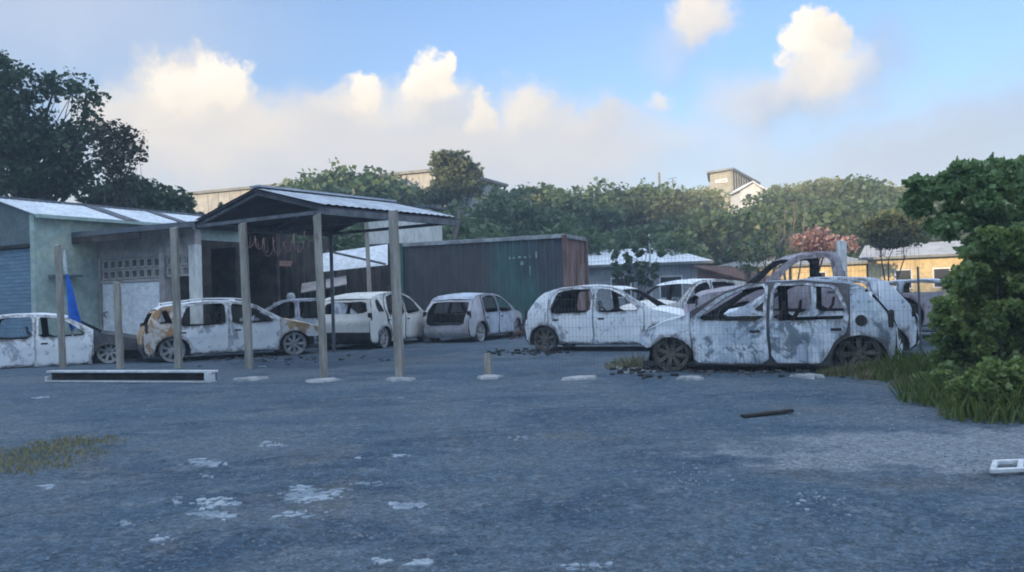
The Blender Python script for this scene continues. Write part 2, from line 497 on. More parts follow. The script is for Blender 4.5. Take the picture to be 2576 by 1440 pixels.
M['yellow'] = mat('yellow_wall', (0.56, 0.46, 0.27), (0.47, 0.38, 0.22), 0.85, 0.8, 0.5, 0.1)
M['cream'] = mat('cream_wall', (0.34, 0.335, 0.285), (0.28, 0.275, 0.24), 0.85, 0.4, 0.5, 0.1)
M['pale_wall'] = mat('pale_cladding', (0.36, 0.365, 0.355), (0.31, 0.315, 0.31), 0.8, 0.3, 0.5, 0.1)
M['house_roof'] = mat('grey_roof', (0.22, 0.23, 0.22), (0.16, 0.17, 0.17), 0.8, 1.0, 0.5)
M['rust_roof'] = mat('rusty_roof', (0.17, 0.085, 0.06), (0.09, 0.05, 0.045), 0.9, 2.0, 0.5, 0.3)
M['window'] = mat('dark_window', (0.03, 0.035, 0.04), None, 0.15, 2.0)
M['bark'] = mat('bark', (0.085, 0.075, 0.065), (0.05, 0.045, 0.04), 0.95, 6.0, 0.5, 0.6, 25)
M['palebark'] = mat('pale_bark', (0.22, 0.20, 0.17), (0.14, 0.12, 0.10), 0.95, 6.0, 0.5, 0.4, 25)
M['rim'] = mat('burnt_alloy', (0.50, 0.50, 0.50), (0.26, 0.26, 0.26), 0.6, 8.0, 0.5, metal=0.2)
M['rim_dark'] = mat('sooty_alloy', (0.055, 0.052, 0.05), (0.20, 0.17, 0.13), 0.8, 9.0, 0.35)
M['ash'] = mat('tyre_ash', (0.05, 0.05, 0.055), (0.13, 0.13, 0.14), 0.95, 8.0, 0.5, 0.5)
M['wire_ash'] = mat('tyre_wire', (0.40, 0.41, 0.43), (0.16, 0.16, 0.17), 0.8, 7.0, 0.5)
M['inner'] = mat('burnt_interior', (0.060, 0.062, 0.068), (0.022, 0.022, 0.026), 0.9, 4.0, 0.5, 0.4, third=(0.14, 0.10, 0.075), tscale=2.5)
M['seat'] = mat('seat_frame_rust', (0.16, 0.115, 0.09), (0.08, 0.06, 0.055), 0.9, 7.0, 0.5)
M['leafL'] = leafmat('leaf_dark', [(0.027, 0.054, 0.035), (0.054, 0.101, 0.049), (0.106, 0.165, 0.068)])
M['leafS'] = leafmat('leaf_bronze', [(0.035, 0.035, 0.025), (0.055, 0.06, 0.03), (0.10, 0.085, 0.05)])
M['leafH'] = leafmat('leaf_hill', [(0.051, 0.094, 0.051), (0.094, 0.153, 0.068), (0.171, 0.222, 0.094)])
M['leafH2'] = leafmat('leaf_hill_olive', [(0.07, 0.101, 0.054), (0.132, 0.163, 0.078), (0.232, 0.248, 0.109)])
M['leafY'] = leafmat('leaf_yellow_green', [(0.139, 0.171, 0.054), (0.232, 0.264, 0.078), (0.341, 0.341, 0.109)])
M['leafR'] = leafmat('leaf_right', [(0.11, 0.185, 0.085), (0.20, 0.31, 0.12), (0.32, 0.43, 0.17)], 0.42)
M['leafR2'] = leafmat('leaf_weed', [(0.101, 0.162, 0.054), (0.19, 0.27, 0.073), (0.381, 0.404, 0.129)], 0.42)
M['grassG'] = leafmat('grass_green', [(0.056, 0.104, 0.024), (0.12, 0.176, 0.04), (0.224, 0.24, 0.072)])
M['grassD'] = leafmat('grass_dry', [(0.16, 0.16, 0.08), (0.272, 0.24, 0.128), (0.16, 0.192, 0.064)])
M['leafP'] = leafmat('leaf_scorched', [(0.22, 0.09, 0.08), (0.42, 0.25, 0.22), (0.60, 0.46, 0.42)])

# ------------------------------------------------------------------ ground and terrain
def sstep(a, b, x):
    t = min(1.0, max(0.0, (x - a) / (b - a))); return t * t * (3 - 2 * t)
def terrain_z(x, y):
    z = 0.0
    if y > 46: z += 0.185 * (y - 46) * sstep(46, 58, y) if y < 108 else 0.185 * 62 + (y - 108) * 0.02
    s = SUNH.x * x + SUNH.y * y
    u = 0.8 * x - 0.6 * y
    if s > 40:  # unseen ridge behind the camera, added and stepped to shade the yard
        hr = 27.0 + 8.0 * sstep(-16, -26, u) + 3.0 * math.sin(u * 0.03 + 1.0) * sstep(30, 90, abs(u))
        z += hr * sstep(45, 120, s)
    return z
def build_terrain():
    xs = sorted(set([-400, -350] + [x for x in range(-300, 301, 6)] + [350, 400]))
    ys = sorted(set([-400, -350] + [y for y in range(-300, 301, 6)] + [350, 400]))
    vs = []
    for y in ys:
        for x in xs:
            vs.append((x, y, terrain_z(x, y) - 0.02))
    nx = len(xs)
    fs = [(j*nx+i, j*nx+i+1, (j+1)*nx+i+1, (j+1)*nx+i) for j in range(len(ys)-1) for i in range(nx-1)]
    m = MB().add(vs, fs)
    return struct(m.build('ground', M['earth'], fix=False, sharp=0))
build_terrain()
def build_yard():
    vs, fs = [], []
    xs = np.linspace(-34, 34, 86); ys = np.linspace(-6, 45, 86)
    for y in ys:
        for x in xs:
            z = 0.0
            if y < 11.5:
                z = 0.018 * mnoise.noise(Vector((x * 0.7, y * 0.7, 0))) * sstep(11.5, 9, y)
            vs.append((x, y, z))
    n = len(xs)
    fs = [(j*n+i, j*n+i+1, (j+1)*n+i+1, (j+1)*n+i) for j in range(len(ys)-1) for i in range(n-1)]
    return struct(MB().add(vs, fs).build('yard', M['gravel'], fix=False, sharp=0))
build_yard()

def blobpoly(c, rx, ry, n, seed, ang=0.0, jag=0.25):
    r = random.Random(seed); pts = []
    for k in range(n):
        a = 2 * math.pi * k / n
        q = 1 + r.uniform(-jag, jag)
        x, y = rx * q * math.cos(a), ry * q * math.sin(a)
        pts.append(Vector((c[0] + x * math.cos(ang) - y * math.sin(ang), c[1] + x * math.sin(ang) + y * math.cos(ang), 0)))
    return pts
def slab_mesh(poly, h, mb=None, z=0.0, dome=0.0):
    mb = mb or MB()
    n = len(poly); c = sum(poly, Vector()) / n
    top = [c + (p - c) * 0.9 + Vector((0, 0, z + h)) for p in poly]
    bot = [p + Vector((0, 0, z - 0.01)) for p in poly]
    vs = bot + top + [c + Vector((0, 0, z + h + dome))]
    fs = [(i, (i+1) % n, n + (i+1) % n, n + i) for i in range(n)] + [(n + i, n + (i+1) % n, 2 * n) for i in range(n)]
    return mb.add(vs, fs)
# loose gravel, too many to count
def build_gravel():
    r = np.random.default_rng(3)
    vs, fs = [], []
    n = 16000
    base = np.array([[1,0,0],[0,1,0],[-1,0,0],[0,-1,0],[0,0,0.8]])
    tri = [(0,1,4),(1,2,4),(2,3,4),(3,0,4)]
    k = 0
    for i in range(n):
        y = 3.6 + 10.5 * r.random() ** 1.5
        x = (r.random() * 2 - 1) * (y * 0.66 + 0.5)
        q = mnoise.noise(Vector((x * 0.55, y * 0.55, 4.0)))
        if q < r.uniform(-0.5, 0.45): continue
        s = r.uniform(0.005, 0.013) * (1.0 if r.random() < 0.95 else 1.8)
        a = r.random() * 6.28
        z = 0.018 * mnoise.noise(Vector((x * 0.7, y * 0.7, 0))) * sstep(11.5, 9, y)
        for b in base:
            bx, by = b[0] * s * r.uniform(0.7, 1.3), b[1] * s * r.uniform(0.7, 1.3)
            vs.append((x + bx * math.cos(a) - by * math.sin(a), y + bx * math.sin(a) + by * math.cos(a), z + b[2] * s))
        fs += [tuple(t + k for t in f) for f in tri]
        k += 5
    m = MB(); m.v = [Vector(p) for p in vs]; m.f = fs
    o = m.build('gravel', mat('gravel_stone', (0.15, 0.185, 0.225), (0.10, 0.13, 0.17), 0.9, 9.0, 0.5, coords='Generated', third=(0.34, 0.36, 0.38), tscale=60.0, tthr=(0.56, 0.60)), fix=False, sharp=0)
    stuff(o)
build_gravel()

# ------------------------------------------------------------------ burnt cars
def interp(poly, x):
    """poly sorted by descending x -> z"""
    for (x0, z0), (x1, z1) in zip(poly, poly[1:]):
        if x0 >= x >= x1:
            t = 0 if x0 == x1 else (x0 - x) / (x0 - x1)
            return z0 + (z1 - z0) * t
    return poly[0][1] if x > poly[0][0] else poly[-1][1]
def pip(pt, poly):
    x, y = pt; c = False; n = len(poly); j = n - 1
    for i in range(n):
        xi, yi = poly[i]; xj, yj = poly[j]
        if (yi > y) != (yj > y) and x < (xj - xi) * (y - yi) / (yj - yi) + xi: c = not c
        j = i
    return c
def dens(poly, step):
    out = []
    n = len(poly)
    for i in range(n):
        a, b = Vector(poly[i]), Vector(poly[(i+1) % n])
        k = max(1, int((b - a).length / step))
        for j in range(k): out.append(tuple(a + (b - a) * (j / k)))
    return out
def smoothpoly(poly, it=1):
    for _ in range(it):
        out = []
        n = len(poly)
        for i in range(n):
            a, b = Vector(poly[i]), Vector(poly[(i+1) % n])
            out.append(tuple(a * 0.89 + b * 0.11)); out.append(tuple(a * 0.11 + b * 0.89))
        poly = out
    return poly
def cdt(outer, holes=(), cuts=(), step=0.09):
    vs, es = [], []
    def ring(p):
        o = len(vs); vs.extend(Vector(q) for q in p)
        es.extend((o + i, o + (i+1) % len(p)) for i in range(len(p)))
    outer = dens(outer, step); holes = [dens(h, step) for h in holes]
    ring(outer)
    for h in holes: ring(h)
    for a, b in cuts:
        o = len(vs); vs.extend((Vector(a), Vector(b))); es.append((o, o+1))
    x0 = min(p[0] for p in outer); x1 = max(p[0] for p in outer)
    y0 = min(p[1] for p in outer); y1 = max(p[1] for p in outer)
    ny = int((y1 - y0) / step) + 1; nx = int((x1 - x0) / step) + 1
    for j in range(ny):
        for i in range(nx):
            q = (x0 + (i + 0.5 + 0.25 * (j % 2)) * step, y0 + (j + 0.5) * step)
            if pip(q, outer) and not any(pip(q, h) for h in holes): vs.append(Vector(q))
    ov, oe, of, *_ = delaunay_2d_cdt(vs, es, [], 0, 1e-5)
    fs = []
    for f in of:
        c = sum((ov[i] for i in f), Vector((0, 0))) / len(f)
        if pip(c, outer) and not any(pip(c, h) for h in holes): fs.append(tuple(f))
    return ov, fs
def panel(name, verts, faces, mat_, parent, thick, outward, scorch=None):
    """verts: 3-D points, shell thickened inwards; outward: a function giving the rough outward direction"""
    used = sorted({i for f in faces for i in f}); idx = {v: k for k, v in enumerate(used)}
    pts = [Vector(verts[i]) for i in used]; fs = []
    nrm = [Vector() for _ in pts]
    for f in faces:
        f = [idx[i] for i in f]
        c = sum((pts[i] for i in f), Vector()) / len(f)
        fn = (pts[f[1]] - pts[f[0]]).cross(pts[f[2]] - pts[f[0]])
        if len(f) == 4: fn = (pts[f[2]] - pts[f[0]]).cross(pts[f[3]] - pts[f[1]])
        if fn.length < 1e-9: continue
        if fn.dot(outward(c)) < 0: f.reverse(); fn = -fn
        fs.append(tuple(f)); fn = fn.normalized()
        for i in f: nrm[i] += fn
    n = len(pts)
    inner = []
    for p, d in zip(pts, nrm):
        d = d.normalized() if d.length > 1e-6 else outward(p).normalized()
        inner.append(p - d * thick)
    cnt_ = {}
    for f in fs:
        for i, j in zip(f, f[1:] + f[:1]): cnt_[(i, j)] = 1
    allf = list(fs) + [tuple(n + i for i in reversed(f)) for f in fs]
    rim = [(j, i, n + i, n + j) for (i, j) in cnt_ if (j, i) not in cnt_]
    me = bpy.data.meshes.new(name)
    me.from_pydata([tuple(p) for p in pts + inner], [], allf + rim)
    if scorch is not None:
        at = me.attributes.new('scorch', 'FLOAT', 'POINT')
        sv = [scorch[i] for i in used]
        at.data.foreach_set('value', np.array(sv + sv, np.float32))
    k0 = len(fs)
    me.materials.append(mat_); me.materials.append(M['inner'])
    mi = np.ones(len(me.polygons), np.int32); mi[:k0] = 0
    me.polygons.foreach_set('material_index', mi)
    me.shade_smooth(); me.set_sharp_from_angle(angle=R(38))
    return link(name, me, mat_, parent)

def spec_hatch():
    top = [(2.06, .58), (2.03, .68), (1.93, .77), (1.55, .88), (1.14, .955), (.84, 1.15), (.50, 1.355), (.28, 1.435), (-.10, 1.485),
           (-.60, 1.49), (-1.10, 1.445), (-1.34, 1.385), (-1.53, 1.27), (-1.70, 1.09), (-1.85, .92), (-1.94, .76), (-1.93, .55)]
    return dict(top=top, W=1.72, wb=2.59, fx=2.08, rx=-1.93, belt=.91, arch=.365, az=.30,
        cowl=1.14, roof=(.46, -1.46), rear=[(-1.48, 1.305), (-1.70, 1.09), (-1.85, .92), (-1.95, .76), (-1.95, .50)],
        wins=[[(.93, .940), (.54, 1.275), (.26, 1.40), (-.08, 1.445), (-.08, .915)], [(-.20, .915), (-.20, 1.452), (-.62, 1.45), (-1.02, 1.40), (-1.15, 1.00), (-1.11, .915)]],
        doors=[dict(o=[(.97, .84), (.95, .34), (.88, .27), (-.11, .27), (-.11, .9), (-.11, 1.465), (.22, 1.425), (.53, 1.31), (.96, .96)],
                    h=[(.88, .940), (.52, 1.25), (.24, 1.378), (-.065, 1.422), (-.065, .915)]),
               dict(o=[(-.15, .27), (-.80, .27), (-.90, .42), (-.99, .60), (-1.14, .72), (-1.17, .95), (-1.155, 1.1), (-1.035, 1.41), (-.62, 1.463), (-.155, 1.468)],
                    h=[(-.20, .915), (-.20, 1.425), (-.62, 1.425), (-.99, 1.375), (-1.125, 1.02), (-1.085, .915)])],
        cut=(.985, -1.19), tw=(.62, .93, .60), floor=(-1.8, 1.95))
def spec_map(sp, fx=1.0, fz=1.0, lift=0.0, up=0.0, fw=1.0, fo=1.0, ro=1.0):
    """stretch a body: length fx, height above the sills fz, extra upright rear 'up'"""
    def mz(z): return .27 + (z - .27) * fz + lift
    def mx(x, z):
        if x < -1.15 and z > .95: x = x - up * min(1, (z - .95) / .3)
        if x > 1.2: x = 1.2 + (x - 1.2) * fo
        if x < -1.2: x = -1.2 + (x + 1.2) * ro
        return x * fx
    def mp(p): return (mx(*p), mz(p[1]))
    q = dict(sp)
    for k in ('top', 'rear'): q[k] = [mp(p) for p in sp[k]]
    q['wins'] = [[mp(p) for p in w] for w in sp['wins']]
    q['doors'] = [dict(o=[mp(p) for p in d['o']], h=[mp(p) for p in d['h']]) for d in sp['doors']]
    q.update(W=sp['W'] * fw, wb=sp['wb'] * fx, fx=mx(sp['fx'], .5), rx=mx(sp['rx'], .5), belt=mz(sp['belt']), az=.30 + lift * .3, arch=sp['arch'] + lift * .3,
             cowl=sp['cowl'] * fx, roof=(sp['roof'][0] * fx, mx(sp['roof'][1], 1.4)), cut=(sp['cut'][0] * fx, sp['cut'][1] * fx),
             tw=(sp['tw'][0], mz(sp['tw'][1]), sp['tw'][2]), floor=(mx(sp['floor'][0], .3), mx(sp['floor'][1], .3)))
    # keep the top line sorted by descending x
    q['top'] = sorted(q['top'], key=lambda p: -p[0]) if up == 0 else q['top']
    return q
def spec_pickup():
    top = [(2.50, .75), (2.46, .92), (2.30, 1.02), (1.75, 1.10), (1.25, 1.14), (.95, 1.38), (.62, 1.66), (.42, 1.755), (.10, 1.80), (-.35, 1.79), (-.42, 1.70),
           (-.50, 1.10), (-.56, .93), (-1.4, .92), (-2.42, .92), (-2.44, .70)]
    return dict(top=top, W=1.80, wb=3.10, fx=2.52, rx=-2.44, belt=1.12, arch=.44, az=.40, cowl=1.25, roof=(.60, -.37),
        rear=[(-2.43, .92), (-2.45, .8), (-2.45, .55)],
        wins=[[(1.0, 1.15), (.63, 1.555), (.38, 1.695), (-.25, 1.735), (-.32, 1.15)]],
        doors=[dict(o=[(1.08, 1.08), (1.06, .5), (.98, .42), (-.30, .42), (-.32, 1.1), (-.30, 1.765), (.36, 1.73), (.68, 1.575), (1.05, 1.2)],
                    h=[(.94, 1.15), (.60, 1.52), (.36, 1.665), (-.22, 1.70), (-.26, 1.15)])],
        cut=(1.10, -.46), tw=None, floor=(-2.3, 2.3))

def make_wheel(name, parent, c, side, rimmat, seed, tyre=True):
    w = MB()
    x, y, z = c; o = side * .02
    r = .262
    # barrel with an outer lip
    w.lathe([(r, .09*side), (r + .008, .075*side), (r - .022, .06*side), (r - .03, -.08*side), (r, -.10*side)], 28, 'Y', c)
    w.lathe([(r - .03, .058*side), (r - .055, .045*side)], 28, 'Y', c)
    b = w.build(name, rimmat, parent, world=False)
    s = MB()
    n = 8
    for k in range(n):
        a = 2 * math.pi * (k + .3 * seed) / n
        d = Vector((math.cos(a), 0, math.sin(a)))
        s.bar(Vector(c) + d * .05 + Vector((0, .035*side, 0)), Vector(c) + d * (r - .035) + Vector((0, .045*side, 0)), .052, .022, up=(0, 1, 0), taper=1.25)
    s.build('spokes', rimmat, b, world=False)
    h = MB().lathe([(.0, .055*side), (.045, .052*side), (.062, .035*side), (.062, -.02*side), (0, -.02*side)], 14, 'Y', c)
    h.build('hub', M['rim_dark'] if seed % 2 else rimmat, b, world=False)
    dsc = MB().lathe([(0, -.035*side), (.17, -.035*side), (.17, -.06*side), (0, -.06*side)], 20, 'Y', c)
    dsc.build('brake_disc', M['inner'], b, world=False)
    if tyre:
        t = MB(); rr = random.Random(seed)
        t.lathe([(r + .004, .085*side), (r + .022, .06*side), (r + .026, 0), (r + .020, -.07*side), (r + .004, -.09*side)], 28, 'Y', c)
        for v in t.v:
            v.z += rr.uniform(-.008, .008); v.x += rr.uniform(-.008, .008)
            if v.z < z - r + .004: v.z = z - r + .004
        t.build('tyre_remains', M['ash'], b, world=False)
    return b

def make_car(name, label, cat, pos, yaw, sp, mats, drop=.09, scale=1.0, seed=1, group='burnt-out cars in the yard', skip=(), rim=None, wheels=(1,1,1,1), tyre=True, seats=True, dark_marks=True):
    root = thing(name, (pos[0], pos[1], 0), label, cat, yaw, group)
    root.scale = (scale,) * 3
    off = Vector((seed * 7.3, seed * 3.1, seed * 1.7))
    Wd, wb, belt, az, arch = sp['W'], sp['wb'], sp['belt'], sp['az'], sp['arch']
    roofz = max(p[1] for p in sp['top'])
    ax = (wb / 2, -wb / 2)
    fxe, rxe = sp['fx'], sp['rx']
    def ysurf(x, z):
        w = Wd / 2
        a = x - (fxe - .85)
        if a > 0: w -= (a / .85) ** 2 * .17
        a = (rxe + .75) - x
        if a > 0: w -= (a / .75) ** 2 * .11
        if z > belt: w -= .21 * ((z - belt) / max(.3, roofz - belt)) ** 1.25
        if z < .5: w -= ((.5 - z) / .3) ** 2 * .05
        w += .012 * math.exp(-((z - belt + .20) / .05) ** 2) - .012 * math.exp(-((z - .48) / .09) ** 2)
        for wx in ax:
            d = math.hypot(x - wx, z - az)
            w += .028 * math.exp(-((d - arch) / .05) ** 2)
        return w
    def dent(p):
        n = nvec((p + off) * 1.9) * .020 + nvec((p + off) * 6.0) * .0065
        return p + n + Vector((0, 0, -drop))
    top = sp['top']
    def archpts(wx, lo):
        pts = []
        a0 = math.asin(max(-1, min(1, (lo - az) / arch)))
        for k in range(13):
            a = a0 + (math.pi - 2 * a0) * k / 12
            pts.append((wx + arch * math.cos(a), az + arch * math.sin(a)))
        return pts
    lo = .24
    outer = list(top)                                     # front to rear along the top
    outer += [(rxe + .03, .34), (rxe + .12, lo)]
    outer += archpts(ax[1], lo)[::-1] if False else list(reversed(archpts(ax[1], lo)))
    outer += list(reversed(archpts(ax[0], lo)))
    if 'front_bumper' in skip:
        outer = outer[:-5] + [(ax[0] + arch * .72 + .05, az + arch * .60), (fxe - .16, .50), (fxe - .05, .56)]
    else:
        outer += [(fxe - .10, lo), (fxe - .01, .36)]
    cuts = []
    for cx in sp['cut']:
        cuts.append(((cx, lo - .2), (cx, roofz + .2)))
    wins = [smoothpoly(w, 1) for w in sp['wins']]
    ov, of = cdt(outer, wins, cuts)
    wpts = [dens(w, .06) for w in wins]
    def burn(x, z):
        # fire licks up and out of the window openings and the wheel arches
        b = 0.0
        for w in wpts:
            d = min(math.hypot(x - q[0], (z - q[1]) * (.62 if z > q[1] else 1.0)) for q in w)
            b = max(b, math.exp(-d / .075))
        for wx in ax:
            d = math.hypot(x - wx, z - az)
            b = max(b, .9 * math.exp(-max(0, d - arch) / (.07 + (.05 if z > az + .1 else 0))))
        b = max(b, .75 * math.exp(-max(0, z - .27) / .05))
        return b
    for side in (1, -1):
        pts = [dent(Vector((v.x, side * ysurf(v.x, v.y), v.y))) for v in ov]
        groups = {'fender': [], 'side_frame': [], 'quarter_panel': []}
        for f in of:
            cx = sum(ov[i].x for i in f) / len(f)
            groups['fender' if cx > sp['cut'][0] else 'quarter_panel' if cx < sp['cut'][1] else 'side_frame'].append(f)
        for nm, fs in groups.items():
            if fs: panel(nm, pts, fs, mats.get(nm, mats['body']), root, .028, lambda c, s=side: Vector((0, s, 0)), [burn(v.x, v.y) for v in ov])
        for di, d in enumerate(sp['doors']):
            if ('door', di, side) in skip: continue
            o2, h2 = smoothpoly(d['o'], 1), smoothpoly(d['h'], 1)
            dv, df = cdt(o2, [h2])
            dp = [dent(Vector((v.x, side * (ysurf(v.x, v.y) + .026), v.y))) for v in dv]
            do = panel('door', dp, df, mats.get('door', mats['body']), root, .022, lambda c, s=side: Vector((0, s, 0)), [burn(v.x, v.y) for v in dv])
            hx = min(p[0] for p in d['o']) + .16; hz = belt - .13
            hp = dent(Vector((hx, side * (ysurf(hx, hz) + .03), hz)))
            MB().box(hp - Vector((.07, .012, .018)), hp + Vector((.07, .012, .018))).build('door_handle', M['black'], do, world=False, bevel=.006)
        if 'cap' in mats and side == mats['cap']:
            cx, cz = sp['rx'] + .42, belt - .02
            cp = dent(Vector((cx, side * (ysurf(cx, cz) + .004), cz)))
            MB().lathe([(0, .012*side), (.072, .012*side), (.078, -.01*side)], 20, 'Y', cp).build('fuel_filler_hole', M['black'], root, world=False)
    # cross panels: roof, bonnet
    def strip(nm, xs, crown, mat_, up=Vector((0, 0, 1)), nt=15, thick=.022, hole=None):
        vs, fs = [], []
        for x in xs:
            z = interp(top, x); w = ysurf(x, z) - .012
            for k in range(nt):
                t = -1 + 2 * k / (nt - 1)
                vs.append(dent(Vector((x, t * w, z + crown * (1 - t * t) + .003))))
        for i in range(len(xs) - 1):
            for k in range(nt - 1):
                fs.append((i*nt+k, i*nt+k+1, (i+1)*nt+k+1, (i+1)*nt+k))
        return panel(nm, vs, fs, mat_, root, thick, lambda c: up)
    xr = np.linspace(sp['roof'][0], sp['roof'][1], 22)
    strip('roof', xr, .022, mats.get('roof', mats['body']))
    if mats.get('rails'):
        for sd in (1, -1):
            rp = []
            for x in np.linspace(sp['roof'][0] - .25, sp['roof'][1] + .15, 7):
                z = interp(top, x); rp.append(dent(Vector((x, sd * (ysurf(x, z) - .07), z + .065))))
            rm = MB().tube(rp, .014, 6)
            for q in (rp[0], rp[3], rp[-1]): rm.tube([q, q - Vector((0, 0, .07))], .02, 6)
            rm.build('roof_rail', mats.get('roof', mats['body']), root, world=False)
    if 'bonnet' not in skip:
        strip('bonnet', np.linspace(sp['cowl'] - .01, fxe - .08, 14), .055, mats.get('bonnet', mats['body']))
    # ends
    def endcap(nm, prof, bulge, sgn, mat_, holes=()):
        """prof: (x, z) from top to bottom; holes in (y, s) space"""
        ln = [0]
        for a, b in zip(prof, prof[1:]): ln.append(ln[-1] + math.hypot(b[0]-a[0], b[1]-a[1]))
        tot = ln[-1]
        def at(s):
            for i in range(len(ln) - 1):
                if s <= ln[i+1] + 1e-6:
                    t = (s - ln[i]) / (ln[i+1] - ln[i])
                    return prof[i][0] + (prof[i+1][0] - prof[i][0]) * t, prof[i][1] + (prof[i+1][1] - prof[i][1]) * t
            return prof[-1]
        vv, ff = cdt([(-1, 0), (1, 0), (1, tot), (-1, tot)], [smoothpoly(h(tot), 1) for h in holes], step=.085)
        pts = []
        for v in vv:
            x, z = at(min(tot, max(0, v.y))); t = max(-1, min(1, v.x))
            w = ysurf(x, z) - .008
            pts.append(dent(Vector((x + sgn * bulge * (1 - t * t), t * w, z))))
        return panel(nm, pts, ff, mat_, root, .025, lambda c: Vector((sgn, 0, .3)))
    if sp['tw']:
        tg = sp['tw']
        wh = lambda tot: [(-.80, .06), (.80, .06), (.86, .38), (-.86, .38)]
        if 'tailgate' in skip:
            endcap('tailgate_frame', sp['rear'], .05, -1, mats.get('tailgate', mats['body']), [lambda tot: [(-.82, .06), (.82, .06), (.86, .40), (.80, tot - .08), (-.80, tot - .08), (-.86, .40)]])
        else:
            endcap('tailgate', sp['rear'], .05, -1, mats.get('tailgate', mats['body']), [wh])
        for sd in (1, -1):
            lx, lz = sp['rear'][2][0], sp['rear'][2][1] - .04
            p = dent(Vector((lx + .005, sd * (ysurf(lx, lz) - .05), lz)))
            MB().box(p - Vector((.05, .055, .11)), p + Vector((.03, .058, .11))).build('tail_light_hole', M['black'], root, world=False, bevel=.02)
    rb = [(sp['rear'][-1][0], sp['rear'][-1][1] + .02), (rxe - .03, .42), (rxe + .0, .32), (rxe + .10, .23)]
    if 'rear_bumper' not in skip:
        endcap('rear_bumper', rb, .07, -1, mats.get('rear_bumper', mats['body']))
    fb = [(top[0][0] + .02, top[0][1] + .06), (fxe + .02, .52), (fxe + .01, .36), (fxe - .10, .24)]
    if 'front_bumper' not in skip:
        endcap('front_bumper', fb, .12, 1, mats.get('front_bumper', mats['body']), [lambda tot: [(-.5, tot * .30), (.5, tot * .30), (.45, tot * .62), (-.45, tot * .62)]])
        for sd in (1, -1):
            hz = top[0][1] + .07
            p = dent(Vector((fxe - .07, sd * (ysurf(fxe - .1, hz) - .14), hz)))
            MB().box(p - Vector((.10, .12, .05)), p + Vector((.07, .12, .05))).build('headlight_hole', M['black'], root, world=False, bevel=.02)
    # dark inside: floor pan, engine and boot masses between the wheel wells
    fl = MB()
    iw = Wd / 2 - .10
    fl.box((sp['floor'][0], -iw, .22 - drop), (sp['floor'][1], iw, .30 - drop))
    fl.box((sp['cowl'] - .12, -iw, .26 - drop), (sp['cowl'] - .06, iw, belt - .06 - drop))
    fl.box((sp['cowl'] - .06, -.50, .25 - drop), (fxe - .18, .50, interp(top, fxe - .3) - .10 - drop))
    fl.box((rxe + .12, -.50, .25 - drop), (-wb / 2 + .42, .50, .62 - drop))
    fl.build('floor_pan', M['inner'], root, world=False)
    db = MB()
    db.bar((sp['cowl'] - .28, -iw + .02, belt - .10 - drop), (sp['cowl'] - .28, iw - .02, belt - .10 - drop), .20, .16)
    db.build('dashboard', M['inner'], root, world=False, bevel=.03)
    if seats:
        rr = random.Random(seed)
        for sy in (.36, -.36):
            b = MB(); x0 = -.02 if sp['tw'] else .15
            z0 = .42 - drop + (.16 if not sp['tw'] else 0)
            lean = rr.uniform(.20, .42)
            b.tube([(x0, sy-.21, z0), (x0 - lean*.9, sy-.20, z0+.52), (x0 - lean, sy-.12, z0+.58), (x0 - lean, sy+.12, z0+.58), (x0 - lean*.9, sy+.20, z0+.52), (x0, sy+.21, z0)], .018, 6)
            for q in range(5):
                t = .15 + q * .17
                b.tube([(x0 - lean*t, sy-.20, z0+.55*t), (x0 - lean*t + .03, sy, z0+.55*t - .02), (x0 - lean*t, sy+.20, z0+.55*t)], .007, 4)
            b.tube([(x0, sy-.22, z0), (x0+.48, sy-.22, z0+.04), (x0+.48, sy+.22, z0+.04), (x0, sy+.22, z0)], .02, 6)
            b.box((x0+.02, sy-.20, z0-.10), (x0+.44, sy+.20, z0+.0))
            b.tube([(x0-lean-.01, sy-.08, z0+.58), (x0-lean-.03, sy-.09, z0+.72), (x0-lean-.03, sy+.09, z0+.72), (x0-lean-.01, sy+.08, z0+.58)], .014, 5)
            b.build('seat', M['seat'], root, world=False)
        if sp['tw']:
            b = MB(); x0 = -.95; z0 = .42 - drop
            b.box((x0, -.62, z0-.1), (x0+.42, .62, z0))
            b.tube([(x0, -.62, z0), (x0-.2, -.60, z0+.46), (x0-.2, .60, z0+.46), (x0, .62, z0)], .02, 6)
            for q in range(9):
                yy = -.52 + q*.13
                b.tube([(x0, yy, z0), (x0-.2, yy, z0+.46)], .007, 4)
            b.build('rear_bench', M['seat'], root, world=False)
        st = MB()
        cpt = Vector((sp['cowl'] - .46, .36, belt - .02 - drop))
        ring_ = [cpt + Vector((-.05*math.sin(a), .18*math.cos(a), .18*math.sin(a))) for a in [2*math.pi*k/16 for k in range(17)]]
        st.tube(ring_, .012, 5, caps=False); st.tube([cpt, cpt + Vector((.22, 0, -.05))], .02, 6)
        st.build('steering_wheel', M['inner'], root, world=False)
    k = 0
    for wi, wx in enumerate(ax):
        for sd in (1, -1):
            if wheels[k]:
                make_wheel('wheel', root, (wx, sd * (Wd / 2 - .13), .268), sd, rim or M['rim'], seed + k, tyre)
            k += 1
    # wheel-well liners
    for wx in ax:
        for sd in (1, -1):
            ll = MB()
            ring2 = archpts(wx, .25)
            n = len(ring2)
            vs = [Vector((p[0], sd * (ysurf(p[0], max(p[1], .3)) - .03), p[1] - drop)) for p in ring2] + [Vector((p[0], sd * .48, p[1] - drop)) for p in ring2]
            ll.add(vs, [(i, i+1, n+i+1, n+i) for i in range(n-1)] + [tuple(range(n, 2*n))])
            ll.build('wheel_well', M['black'], root, world=False)
    return root

